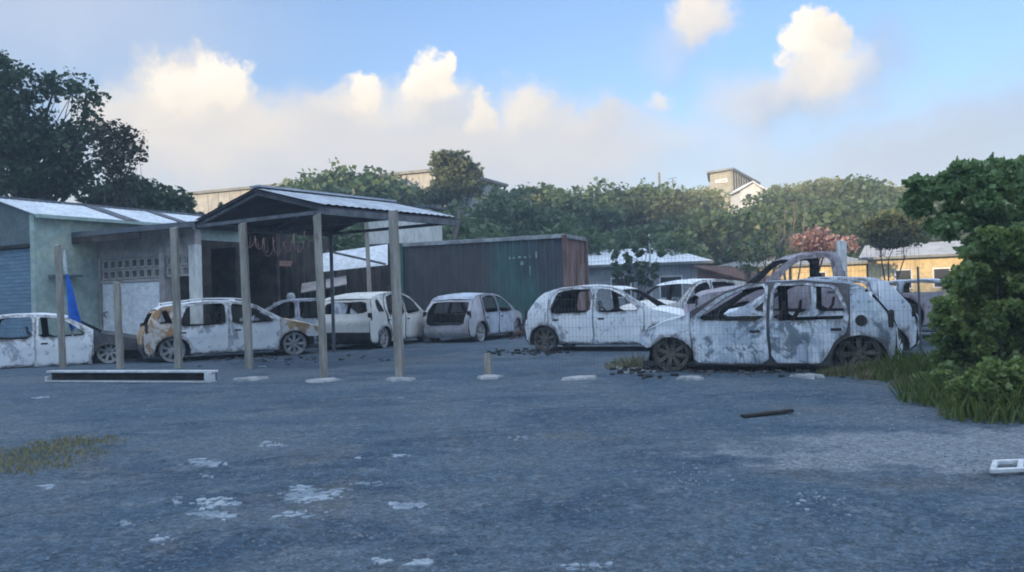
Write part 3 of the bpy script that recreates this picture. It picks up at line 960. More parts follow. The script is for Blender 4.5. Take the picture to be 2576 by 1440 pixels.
def paint(name, light, mid, dark, rust=(.20, .11, .07), scale=1.6, tthr=(.54, .68), patch=1.9):
    m = bpy.data.materials.new(name); m.use_nodes = True
    N, L = m.node_tree.nodes, m.node_tree.links
    b = N['Principled BSDF']; b.inputs['Roughness'].default_value = .72; b.inputs['Specular IOR Level'].default_value = .3
    tc = N.new('ShaderNodeTexCoord'); oi = N.new('ShaderNodeObjectInfo')
    one = N.new('ShaderNodeCombineXYZ')
    for i in range(3): L.new(oi.outputs['Random'], one.inputs[i])
    ofs = N.new('ShaderNodeVectorMath'); ofs.operation = 'SCALE'; L.new(one.outputs[0], ofs.inputs[0]); ofs.inputs['Scale'].default_value = 31.0
    ad = N.new('ShaderNodeVectorMath'); ad.operation = 'ADD'; L.new(tc.outputs['Object'], ad.inputs[0]); L.new(ofs.outputs[0], ad.inputs[1])
    def nz(sc, det, rg=.62, st=(1, 1, 1), dist=0.0):
        mp = N.new('ShaderNodeMapping'); mp.inputs['Scale'].default_value = st; L.new(ad.outputs[0], mp.inputs[0])
        n = N.new('ShaderNodeTexNoise'); n.inputs['Scale'].default_value = sc; n.inputs['Detail'].default_value = det
        n.inputs['Roughness'].default_value = rg; n.inputs['Distortion'].default_value = dist
        L.new(mp.outputs[0], n.inputs['Vector']); return n.outputs[0]
    def ramp(v, a_, b_, lo=0., hi=1.):
        n = N.new('ShaderNodeMapRange'); n.interpolation_type = 'SMOOTHSTEP'; L.new(v, n.inputs[0])
        for i, x in enumerate((a_, b_, lo, hi)): n.inputs[1+i].default_value = x
        return n.outputs[0]
    def mix(f, A, B):
        n = N.new('ShaderNodeMix'); n.data_type = 'RGBA'; L.new(f, n.inputs[0])
        for i, x in ((6, A), (7, B)):
            if isinstance(x, tuple): n.inputs[i].default_value = x + (1,)
            else: L.new(x, n.inputs[i])
        return n.outputs[2]
    c = mix(ramp(nz(scale, 8, .68, (1, 1, .8), .5), .40, .60), light, mid)
    c = mix(ramp(nz(3.4, 5, .6, (1.6, 1.6, .22)), .54, .70, 0., .65), c, mid)          # run-down streaks
    c = mix(ramp(nz(patch, 8, .70, (1, 1, .85), 1.0), tthr[0] - .01, tthr[1] - .03, 0., .92), c, dark)
    c = mix(ramp(nz(7.5, 5, .65, (1, 1, 1), .6), .60, .68, 0., .75), c, dark)             # small scorch spots
    c = mix(ramp(nz(6.0, 4, .6, (1, 1, .6), .4), .64, .72, 0., .6), c, (light[0], light[1], light[2]))
    c = mix(ramp(nz(3.1, 6, .65), .64, .74, 0., .55), c, rust)
    at = N.new('ShaderNodeAttribute'); at.attribute_name = 'scorch'
    sm = N.new('ShaderNodeMath'); sm.operation = 'MULTIPLY_ADD'
    L.new(nz(4.5, 7, .7, (1, 1, .6), .8), sm.inputs[0]); sm.inputs[1].default_value = 1.9; sm.inputs[2].default_value = -1.0
    ss = N.new('ShaderNodeMath'); ss.operation = 'ADD'; L.new(at.outputs['Fac'], ss.inputs[0]); L.new(sm.outputs[0], ss.inputs[1])
    c = mix(ramp(ss.outputs[0], .46, .92, 0., .80), c, (.065, .068, .078))
    c = mix(ramp(ss.outputs[0], .32, .55, 0., .16), c, rust)
    L.new(c, b.inputs['Base Color'])
    bp = N.new('ShaderNodeBump'); bp.inputs['Strength'].default_value = .35; bp.inputs['Distance'].default_value = .02
    L.new(nz(9, 6), bp.inputs['Height']); L.new(bp.outputs[0], b.inputs['Normal'])
    return m
PT = {
 'white': paint('burnt_white', (.93, .94, .95), (.82, .85, .89), (.34, .37, .42), tthr=(.57, .67)),
 'bluewhite': paint('burnt_bluish_white', (.86, .89, .93), (.58, .64, .72), (.17, .20, .25), scale=2.2, tthr=(.52, .63)),
 'mottled': paint('mottled_grey', (.86, .90, .95), (.50, .58, .67), (.17, .215, .255), scale=3.2, patch=3.0, tthr=(.50, .60)),
 'cream': paint('burnt_cream', (.80, .78, .74), (.66, .64, .61), (.32, .27, .24), tthr=(.62, .74)),
 'lilac': paint('burnt_lilac_grey', (.50, .49, .53), (.34, .33, .37), (.38, .28, .22), tthr=(.55, .66)),
 'rust': paint('burnt_rust', (.50, .31, .15), (.34, .19, .09), (.68, .64, .60), scale=2.4, tthr=(.50, .60)),
 'tan': paint('burnt_tan', (.52, .35, .18), (.38, .23, .11), (.74, .74, .74), scale=2.0, tthr=(.50, .60)),
 'silver': paint('burnt_silver', (.54, .59, .68), (.36, .40, .48), (.17, .18, .21)),
 'dark': paint('burnt_dark', (.055, .058, .066), (.12, .12, .13), (.26, .26, .27), tthr=(.60, .72)),
 'grey': paint('burnt_grey', (.36, .41, .49), (.21, .25, .31), (.10, .115, .14)),
 'mauve': paint('burnt_mauve', (.42, .38, .42), (.28, .25, .28), (.16, .14, .16)),
 'black': M['black'],
}
BASE = spec_hatch()
BASEQ = spec_hatch(); BASEQ['wins'] = BASEQ['wins'] + [[(-1.26, 1.0), (-1.24, 1.30), (-1.35, 1.28), (-1.50, 1.10), (-1.53, 1.0)]]
HATCH = spec_map(BASE, 1.0, 1.0, 0, 0, 1.0, .86, .80)
NEAR = spec_map(BASE, 1.0, .95, 0, -.03, 1.0, .72, .74)
SUV = spec_map(BASEQ, 1.03, 1.06, .04, .16, 1.03)
ESTATE = spec_map(BASEQ, 1.03, .93, 0, .17, 1.03, .9, .9)
MPV = spec_map(BASEQ, 1.08, 1.06, .0, .22, 1.03)
SMALL = spec_map(BASE, .97, .97, 0, 0.02, .98)
SALOON = spec_map(BASE, 1.05, .95, 0, -.02, 1.0)

def by_wheels(rear_px, front_px, side, sp, fixed_scale=None):
    """near-side wheel contacts on the ground -> (pos, yaw, scale); side = +1 when the near side is the car's left"""
    r, f = G(*rear_px), G(*front_px)
    d = (f - r); yaw = math.atan2(d.y, d.x)
    sc = fixed_scale or d.length / sp['wb']
    mid = (r + f) / 2
    left = Vector((-math.sin(yaw), math.cos(yaw), 0))
    c = mid - left * side * (sp['W'] / 2 - .13) * sc
    return c, yaw, sc
cars = {}
# the large one at the right, facing left
p, yaw, sc = by_wheels((2165, 938), (1693, 934), 1, NEAR)
cars['near'] = (p, yaw, sc)
make_car('burnt_car', 'big mottled grey burnt-out hatchback facing left behind the mesh fence', 'car', p, yaw, NEAR,
         dict(body=PT['bluewhite'], door=PT['mottled'], side_frame=PT['dark'], quarter_panel=PT['mottled'], fender=PT['bluewhite'], roof=PT['grey'], cap=1),
         drop=.15, scale=sc, seed=1, rim=M['rim_dark'], skip=('front_bumper', 'tailgate'))
fw = Vector((math.cos(yaw), math.sin(yaw), 0)); lf = Vector((-math.sin(yaw), math.cos(yaw), 0))
print('near car', p, math.degrees(yaw), sc)
# its neighbours behind
q = G(2222, 900)
make_car('burnt_car', 'grey burnt-out hatchback tucked right behind the big mottled one', 'car', q + fw * (HATCH['wb'] / 2) - lf * .75, yaw + R(2), HATCH,
         dict(body=PT['bluewhite'], door=PT['mottled'], roof=PT['silver']), drop=.10, scale=1.02, seed=2, rim=M['rim_dark'], skip=('tailgate',))
make_car('burnt_car', 'pale burnt-out car farthest right, low roof near the hedge', 'car', Vector((9.3, 20.6, 0)), R(150), SALOON,
         dict(body=PT['silver'], roof=PT['bluewhite'], door=PT['grey']), drop=.08, seed=3, rim=M['rim_dark'])
make_car('burnt_pickup', 'tall burnt-out pickup cab with bare door frame behind the grey cars', 'pickup', Vector((6.35, 18.2, 0)), R(176), spec_pickup(),
         dict(body=PT['mauve'], door=PT['mauve'], roof=PT['mauve']), drop=-.17, seed=4, rim=M['rim_dark'], wheels=(1, 1, 1, 1))
# the white one in the middle, facing right
rw = G(1378, 884); a = R(-24)
c6 = rw + Vector((math.cos(a), math.sin(a), 0)) * HATCH['wb'] / 2 + Vector((-math.sin(a), math.cos(a), 0)) * .73
make_car('burnt_car', 'white burnt-out hatchback facing right, nose hidden behind the big mottled car', 'car', c6, a, HATCH,
         dict(body=PT['white'], door=PT['white'], quarter_panel=PT['white'], side_frame=PT['bluewhite'], roof=PT['white']), drop=.08, scale=1.02, seed=5, rim=M['rim_dark'])
make_car('burnt_car', 'white burnt-out car seen over the bonnet of the middle white hatchback', 'car', Vector((4.75, 23.2, 0)), R(212), SUV,
         dict(body=PT['cream'], door=PT['white'], roof=PT['white']), drop=.05, seed=6, rim=M['rim_dark'])
# rear three-quarter pair
def by_rear_corner(px, ang, sp, sc=1.0):
    """right-hand rear corner on the ground and heading"""
    c = G(*px); h = Vector((math.cos(ang), math.sin(ang), 0)); l = Vector((-h.y, h.x, 0))
    return c - h * sp['rx'] * sc + l * (sp['W'] / 2 - .05) * sc
make_car('burnt_car', 'creamy white burnt-out people carrier seen from behind, black bumper', 'car', by_rear_corner((938, 880), R(73), MPV), R(73), MPV,
         dict(body=PT['cream'], rear_bumper=M['black'], tailgate=PT['cream'], roof=PT['cream']), drop=.08, seed=7)
make_car('burnt_car', 'small lilac grey burnt-out hatchback with open tailgate by the container', 'car', by_rear_corner((1186, 863), R(66), SMALL), R(66), SMALL,
         dict(body=PT['lilac'], tailgate=PT['lilac'], roof=PT['silver'], door=PT['silver'], rear_bumper=PT['lilac']), drop=.08, seed=8, skip=('tailgate',))
# left: white with rusty ends, facing right
p, yaw, sc = by_wheels((434, 911), (740, 893), -1, ESTATE)
print('left car', p, math.degrees(yaw), sc)
make_car('burnt_car', 'white burnt-out car with rusty brown rear end and front wing', 'car', p, yaw, ESTATE,
         dict(body=PT['white'], door=PT['white'], quarter_panel=PT['rust'], tailgate=PT['rust'], fender=PT['tan'], bonnet=PT['tan'], roof=PT['white'], rear_bumper=PT['dark'], front_bumper=PT['dark'], rails=True),
         drop=.09, scale=sc, seed=9, skip=('front_bumper',))
make_car('burnt_car', 'silver burnt-out car partly hidden behind the rusty ended white car', 'car', Vector((-6.55, 25.0, 0)), R(200), SALOON,
         dict(body=PT['silver'], roof=PT['silver']), drop=.06, seed=10)
fwp = G(268, 914); a = R(22)
c1 = fwp - Vector((math.cos(a), math.sin(a), 0)) * HATCH['wb'] / 2 + Vector((-math.sin(a), math.cos(a), 0)) * .73
make_car('burnt_car', 'collapsed white burnt-out car with charred black nose, cut by the left edge', 'car', c1, a, SALOON,
         dict(body=PT['white'], door=PT['white'], fender=PT['dark'], bonnet=PT['dark'], roof=PT['white'], front_bumper=PT['dark']), drop=.23, seed=11, skip=('front_bumper',))

# ------------------------------------------------------------------ left building (mint wall, blue shutter)
def local_pt(o, a, b, ta, tb, z): return Vector((o[0] + a[0]*ta + b[0]*tb, o[1] + a[1]*ta + b[1]*tb, z))
def build_left_building():
    c = (-12.3, 22.0); a = Vector((.451, .893, 0)); b = Vector((-.893, .451, 0))
    LEN, EAVE, HW, PIT = 7.2, 3.80, 1.7, .31
    root = thing('workshop', (c[0], c[1], 0), 'mint green walled workshop with pale roof sheets and blue shutter, far left', 'building')
    L = lambda ta, tb, z: local_pt(c, a, b, ta, tb, z)
    m = MB()
    m.prism([L(0, 0, 0), L(2.3, 0, 0), L(2.3, 0, EAVE), L(0, 0, EAVE)], b * .18)
    m.build('side_wall', M['green_wall'], root)
    MB().prism([L(2.3, .002, 3.35), L(LEN, .002, 3.35), L(LEN, .002, EAVE), L(2.3, .002, EAVE)], b * .17).build('side_wall', M['green_wall'], root)
    MB().prism([L(2.3, .004, 0), L(LEN, .004, 0), L(LEN, .004, 3.35), L(2.3, .004, 3.35)], b * .16).build('dark_wall', M['char'], root)  # rear stretch of the wall in a darker material
    # gable end, dark cladding over the shutter
    m = MB()
    W2 = HW * 2 + 3.0
    m.prism([L(0, .18, 3.02), L(0, W2, 3.02), L(0, W2, EAVE - .3), L(0, HW, EAVE + HW*PIT), L(0, .18, EAVE + .03)], a * .12)
    m.build('gable_cladding', M['dark_clad'], root)
    m = MB().box((0, 0, 0), (.001, .001, .001))
    m = MB(); m.prism([L(-.02, .18, 2.93), L(-.02, W2, 2.93), L(-.02, W2, 3.02), L(-.02, .18, 3.02)], a * .2)
    m.build('lintel', M['black'], root)
    sl = MB().box((0, -.012, 0), (W2 - .2, .02, .098)).mesh('slat', bevel=.008)
    for k in range(29):
        piece('shutter_slat', sl, root, frame(L(.09, .18, .02 + k * .1), b), M['shutter'])
    m = MB(); m.prism([L(.05, W2, 0), L(LEN, W2, 0), L(LEN, W2, 3.3), L(.05, W2, 3.3)], -b * .15); m.build('rear_wall', M['green_wall'], root)
    # roof sheets
    t = -.12
    sheets = [(2.75, 'roof_pale'), (.45, 'roof_dark'), (1.75, 'roof_pale'), (.40, 'roof_dark'), (2.1, 'roof_pale')]
    for wd, mt in sheets:
        n = max(2, int(wd / .19)); pts_lo, pts_hi = [], []
        for i in range(n * 2 + 1):
            ta = t + wd * i / (n * 2); dz = .022 if i % 2 else 0.0
            if mt == 'roof_dark': dz += .03
            pts_lo.append(L(ta, -.22, EAVE + .02 + dz - .22*PIT)); pts_hi.append(L(ta, HW, EAVE + .02 + dz + HW*PIT))
        k = len(pts_lo)
        mm = MB().add(pts_lo + pts_hi + [p - Vector((0, 0, .02)) for p in pts_lo + pts_hi],
            [(i, i+1, k+i+1, k+i) for i in range(k-1)] + [(2*k+i+1, 2*k+i, 3*k+i, 3*k+i+1) for i in range(k-1)] + [(i+1, i, 2*k+i, 2*k+i+1) for i in range(k-1)])
        mm.build('roof_sheet', M[mt], root, sharp=20)
        t += wd
    mm = MB().prism([L(-.12, HW, EAVE + HW*PIT), L(-.12, W2 + .2, EAVE - .5), L(-.12, W2 + .2, EAVE - .53), L(-.12, HW, EAVE + HW*PIT - .03)], a * (LEN + .24))
    mm.build('rear_roof', M['roof_dark'], root)
    m = MB().bar(L(-.14, HW, EAVE + HW*PIT + .03), L(LEN + .1, HW, EAVE + HW*PIT + .03), .30, .05); m.build('ridge_cap', M['roof_dark'], root)
    m = MB().bar(L(-.1, -.25, EAVE - .09), L(LEN, -.25, EAVE - .09), .09, .09); m.build('gutter', M['green_wall'], root)
    # a small grey box on the wall
    m = MB().prism([L(.35, -.01, 2.15), L(1.15, -.01, 2.15), L(1.15, -.01, 2.2), L(.35, -.01, 2.2)], -b * .3); m.build('shelf_ledge', M['dark_clad'], root)
build_left_building()

def build_storeroom():
    c = (-11.46, 23.6); a = Vector((.893, -.451, 0)); b = Vector((.451, .893, 0))   # along the front, inwards
    root = thing('storeroom', (c[0], c[1], 0), 'faded pink storeroom with pierced blocks over a white door, beside the workshop', 'building')
    L = lambda ta, tb, z: local_pt(c, a, b, ta, tb, z)
    def wall(name, t0, t1, z0, z1, mt, d0=0.0, d1=.2):
        return MB().prism([L(t0, d0, z0), L(t1, d0, z0), L(t1, d0, z1), L(t0, d0, z1)], b * (d1 - d0)).build(name, M[mt], root)
    LEN = 3.75
    wall('wall', 0, LEN, 2.85, 3.25, 'pink_wall')                    # band above the blocks
    wall('wall', 0, .12, 0, 2.85, 'pink_wall')
    wall('pillar', 2.42, 2.62, 0, 2.85, 'pink_wall', -.02)
    wall('pillar', LEN - .22, LEN, 0, 2.85, 'white_wall', -.03)
    wall('back_panel', .12, 2.42, 2.0, 2.85, 'black', .24, .3)
    wall('back_panel', 2.62, LEN - .22, 0, 2.85, 'black', 1.6, 1.7)
    # pierced breeze blocks, two courses
    blk = MB()
    s = .27
    o = [(-s/2, 0, -s/2), (s/2, 0, -s/2), (s/2, 0, s/2), (-s/2, 0, s/2)]
    h = .085
    outer = [Vector(p) for p in o]; inner = [Vector(p) * (h * 2 / s) for p in o]
    D = Vector((0, .14, 0))
    vs = outer + inner + [p + D for p in outer] + [p + D for p in inner]
    fs = []
    for i in range(4):
        j = (i + 1) % 4
        fs += [(i, j, 4+j, 4+i), (8+j, 8+i, 12+i, 12+j), (i, 8+i, 8+j, j), (4+i, 4+j, 12+j, 12+i)]
    blk.add(vs, fs)
    bme = blk.mesh('block', bevel=.006)
    for row in range(2):
        for k in range(8):
            piece('pierced_block', bme, root, frame(L(.28 + k * .285, .03 + rnd.uniform(0, .012), 2.19 + row * .285), a), M['block'])
        for k in range(3):
            piece('pierced_block', bme, root, frame(L(2.78 + k * .285, .03 + rnd.uniform(0, .012), 2.19 + row * .285), a), M['block'])
    wall('lintel', .12, 2.42, 2.50, 2.6, 'pink_wall', -.01) if False else None
    wall('lintel', .12, LEN - .22, 2.615, 2.85, 'pink_wall', .005)
    wall('lintel', .12, 2.42, 1.97, 2.04, 'pink_wall', -.015)
    # two white door leaves
    for t0, t1 in ((.14, 1.27), (1.28, 2.40)):
        d = wall('door_leaf', t0, t1, .04, 1.965, 'white_door', .03, .08)
        for zz in (.5, 1.3):
            MB().prism([L(t0 + .12, .022, zz - .33), L(t1 - .12, .022, zz - .33), L(t1 - .12, .022, zz + .33), L(t0 + .12, .022, zz + .33)], b * .02).build('door_panel', M['white_door'], d, bevel=.006)
    MB().tube([L(.30, .0, 1.05), L(.30, -.06, 1.05), L(.30, -.06, 1.16), L(.42, -.06, 1.18)], .02, 6).build('door_handle', M['steel'], root)
    # dark overhanging roof edge
    MB().prism([L(-.55, -.75, 3.22), L(LEN + .25, -.75, 3.22), L(LEN + .25, 3.2, 3.7), L(-.55, 3.2, 3.7)], Vector((0, 0, .14))).build('roof', M['roof_dark'], root)
    MB().prism([L(2.4, 3.0, 0), L(LEN, 3.0, 0), L(LEN, 3.0, 3.4), L(2.4, 3.0, 3.4)], b * .1).build('rear_wall', M['char'], root)
    MB().bar(L(-.5, -.72, 3.12), L(2.6, -.72, 3.12), .06, .16).build('roof_beam', M['char'], root)
build_storeroom()

# ------------------------------------------------------------------ carport
def build_carport():
    E = P(818, 516, 16.0); Lp = P(487, 554, 18.2)
    ez = (E.z + Lp.z) / 2
    E = Vector((E.x, E.y, ez)); Lp = Vector((Lp.x, Lp.y, ez))
    w = (E - Lp); half = w.length / 2; a = w.normalized()            # across the gable
    r = Vector((-a.y, a.x, 0))                                       # along the ridge, away
    if r.y < 0: r = -r
    A = (E + Lp) / 2 + Vector((0, 0, .50)); LEN = 4.1
    root = thing('carport', ((E.x + Lp.x) / 2, (E.y + Lp.y) / 2, 0), 'open gabled carport roof with dark underside on thin posts', 'carport')
    for nm, e in (('front_slope', E), ('rear_slope', Lp)):
        n = 20; lo, hi = [], []
        for i in range(n * 2 + 1):
            dz = Vector((0, 0, .02 if i % 2 else 0))
            lo.append(e + r * (LEN * i / (2*n)) + dz); hi.append(A + r * (LEN * i / (2*n)) + dz)
        k = len(lo)
        MB().add(lo + hi, [(i, i+1, k+i+1, k+i) for i in range(k-1)] ).build('roof_sheet', M['roof_grey'], root, sharp=20)
        # dark boarding just below the sheets
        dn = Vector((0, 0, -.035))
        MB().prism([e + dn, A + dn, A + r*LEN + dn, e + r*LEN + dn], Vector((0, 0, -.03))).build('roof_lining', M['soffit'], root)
        MB().bar(e + Vector((0, 0, -.13)), e + r*LEN + Vector((0, 0, -.13)), .07, .12).build('eave_beam', M['steel'], root)
    MB().bar(A + Vector((0, 0, .035)), A + r*LEN + Vector((0, 0, .035)), .30, .04).build('ridge_cap', M['roof_grey'], root)
    for t in (0.02, .5, .98):
        o = r * (LEN * t)
        MB().bar(Lp + o + Vector((0, 0, -.12)), E + o + Vector((0, 0, -.12)), .06, .07).build('tie_beam', M['steel'], root)
        for e in (E, Lp):
            MB().bar(e + o + Vector((0, 0, -.10)), A + o + Vector((0, 0, -.10)), .05, .07).build('rafter', M['steel'], root)
    def on_px(p, d, px):
        best = min((abs((p + d * (k * .01)).x / (p + d * (k * .01)).y - (px - 1288) / F), k) for k in range(0, 400))
        return p + d * (best[1] * .01)
    for q in (on_px(Lp + r * .1, a, 620), on_px(E + a * -.5 + r * .15, a, 808), on_px(E - a * .06 + r * .3, r, 998), Lp + a * .1 + r * (LEN - .2)):
        MB().bar((q.x, q.y, 0), (q.x, q.y, ez - .1), .075, .075, up=(0, 1, 0)).build('post', M['steel'], root)
build_carport()

# ------------------------------------------------------------------ free-standing timber posts with concrete pads
POSTS = [((158, 927), (145, 618), 'leftmost tall timber post, beside the blue cloth', .125),
         ((303, 927), (293, 712), 'short timber post before the charred nose of the leftmost car', .125),
         ((450, 927), (437, 575), 'tall timber post before the rusty rear of the white car', .13),
         ((628, 928), (608, 563), 'tall timber post before the front door of the rusty ended car', .135),
         ((816, 950), (795, 543), 'tall timber post left of the creamy people carrier', .125),
         ((1006, 950), (988, 533), 'tall timber post right of the creamy people carrier, nearest the container', .125),
         ((1229, 946), (1226, 893), 'broken stump of a timber post before the container', .12)]
for i, (b, t, lab, w) in enumerate(POSTS):
    p0 = G(*b); p1 = P(t[0], t[1], p0.y)
    lean = p1 - p0; lean.x *= .8
    m = MB(); n = 9
    ang = rnd.uniform(-.35, .35)
    vs = []
    for k in range(n):
        q = p0 + lean * (k / (n-1)) - p0
        for cx, cy in ((-1,-1),(1,-1),(1,1),(-1,1)):
            x, y = cx * w / 2, cy * w / 2
            vs.append(Vector((q.x + x*math.cos(ang) - y*math.sin(ang) + rnd.uniform(-.006, .006), q.y + x*math.sin(ang) + y*math.cos(ang), q.z - (.04 if k == 0 else 0) + (rnd.uniform(-.02, .05) if k == n-1 else 0))))
    fs = [(k*4+j, k*4+(j+1)%4, (k+1)*4+(j+1)%4, (k+1)*4+j) for k in range(n-1) for j in range(4)] + [tuple(range((n-1)*4, n*4)), (3,2,1,0)]
    o = m.add(vs, fs).build('timber_post', M['timber'], world=False, bevel=.008, sharp=30)
    o.location = p0
    tag(o, lab, 'post', 'timber posts along the fence line')
PADS = [((630, 955), 36, 7, 'foot of the tall post before the rusty ended car'), ((818, 959), 44, 8, 'foot of the post left of the people carrier'), ((1005, 957), 38, 7, 'foot of the post right of the people carrier'),
        ((1231, 951), 36, 8, 'foot of the broken timber stump'), ((1457, 953), 50, 8, 'ground before the white middle hatchback, beside the stump'), ((1735, 953), 36, 9, 'ground before the front wheel of the big mottled car'), ((2032, 949), 34, 5, 'ground before the rear door of the big mottled car')]
for i, (c, rx, ry, lab) in enumerate(PADS):
    g = G(*c); k = g.y / F
    poly = blobpoly((0, 0), rx * k, .24, 16, 40 + i, R(rnd.uniform(-6, 6)), .38)
    o = slab_mesh(poly, .03, dome=.015).build('concrete_pad', M['pad'], world=False, sharp=30)
    o.location = (g.x, g.y, 0.002)
    tag(o, 'pale concrete pad at the ' + lab if lab.startswith('foot') else 'pale concrete pad on the ' + lab, 'concrete pad', 'concrete pads along the fence line')

# ------------------------------------------------------------------ welded mesh fence
def build_fence():
    p0 = G(1296, 949); p1 = G(2330, 945)
    d = (p1 - p0); ln = d.length; d.normalize()
    root = thing('mesh_fence', (p0.x, p0.y, 0), 'thin welded wire mesh fence in front of the big mottled car', 'fence')
    H = 2.05
    w = MB(); h = MB()
    n = int(ln / .055)
    def sag(t): return .03 * math.sin(t * 3.1) + .02 * math.sin(t * 7.3)
    nrm = Vector((-d.y, d.x, 0))
    for i in range(n + 1):
        t = i * .055
        b = p0 + d * t + nrm * sag(t)
        lean = nrm * (.05 * math.sin(t * .9))
        top = H * (sstep(0, 1.3, t) * .55 + .45) if t < 1.3 else H
        w.tube([b + Vector((0, 0, .03)), b + lean + Vector((rnd.uniform(-.004, .004), 0, top))], .0017, 3, caps=False)
    for k in range(15):
        z = .04 + k * .143
        pts = []
        for i in range(0, 25):
            t = ln * i / 24
            if z > H * (sstep(0, 1.3, t) * .55 + .45): continue
            pts.append(p0 + d * t + nrm * (sag(t) + .05 * math.sin(t * .9) * z / H) + Vector((0, 0, z)))
        if len(pts) > 1: h.tube(pts, .0016, 3, caps=False)
    stuff(w.build('vertical_wires', M['steel'], root, sharp=0, fix=False))
    stuff(h.build('horizontal_wires', M['steel'], root, sharp=0, fix=False))
    for t in (ln - .05,):
        b = p0 + d * t + nrm * .04
        MB().tube([b, b + Vector((0, 0, 1.5))], .014, 6).build('post', M['steel'], root)
build_fence()

def build_wire_coil():
    A = P(612, 596, G(628, 928).y - .09); B = P(800, 588, G(816, 950).y - .09)
    r = random.Random(4); pts = []; n = 260
    for k in range(n + 1):
        t = k / n; c = A + (B - A) * t - Vector((0, 0, .22 * math.sin(math.pi * t)))
        a_ = t * 2 * math.pi * 15 + .5 * math.sin(t * 23); q = .13 + .05 * math.sin(t * 17 + 1)
        pts.append(c + Vector((.05 * math.sin(a_ * .5), q * math.cos(a_), q * math.sin(a_))))
    o = MB().tube([p - A for p in pts], .007, 4).build('coiled_wire', M['cont_rust'], world=False)
    o.location = A
    tag(o, 'loose coil of rusty wire strung between two tall timber posts', 'wire coil')
build_wire_coil()
# ------------------------------------------------------------------ shipping container
def container_mat(a):
    # the far end is burnt down to brown-black steel, the near end keeps its green paint
    m = M['cont_green'].copy(); m.name = 'scorched_container_side'
    N, L = m.node_tree.nodes, m.node_tree.links
    b = N['Principled BSDF']; src = b.inputs['Base Color'].links[0].from_socket
    tc = N.new('ShaderNodeTexCoord'); dt = N.new('ShaderNodeVectorMath'); dt.operation = 'DOT_PRODUCT'
    L.new(tc.outputs['Object'], dt.inputs[0]); dt.inputs[1].default_value = a
    nz = N.new('ShaderNodeTexNoise'); nz.inputs['Scale'].default_value = 1.1; nz.inputs['Detail'].default_value = 7; L.new(tc.outputs['Object'], nz.inputs['Vector'])
    ad = N.new('ShaderNodeMath'); ad.operation = 'MULTIPLY_ADD'; L.new(nz.outputs[0], ad.inputs[0]); ad.inputs[1].default_value = 3.2; L.new(dt.outputs['Value'], ad.inputs[2])
    mr = N.new('ShaderNodeMapRange'); mr.interpolation_type = 'SMOOTHSTEP'; L.new(ad.outputs[0], mr.inputs[0]); mr.inputs[1].default_value = 3.6; mr.inputs[2].default_value = 5.0
    n2 = N.new('ShaderNodeTexNoise'); n2.inputs['Scale'].default_value = 2.2; n2.inputs['Detail'].default_value = 6; L.new(tc.outputs['Object'], n2.inputs['Vector'])
    c2 = N.new('ShaderNodeMix'); c2.data_type = 'RGBA'; L.new(n2.outputs[0], c2.inputs[0]); c2.inputs[6].default_value = (.040, .044, .050, 1); c2.inputs[7].default_value = (.115, .112, .115, 1)
    mx = N.new('ShaderNodeMix'); mx.data_type = 'RGBA'; L.new(mr.outputs[0], mx.inputs[0]); L.new(src, mx.inputs[6]); L.new(c2.outputs[2], mx.inputs[7])
    L.new(mx.outputs[2], b.inputs['Base Color'])
    return m
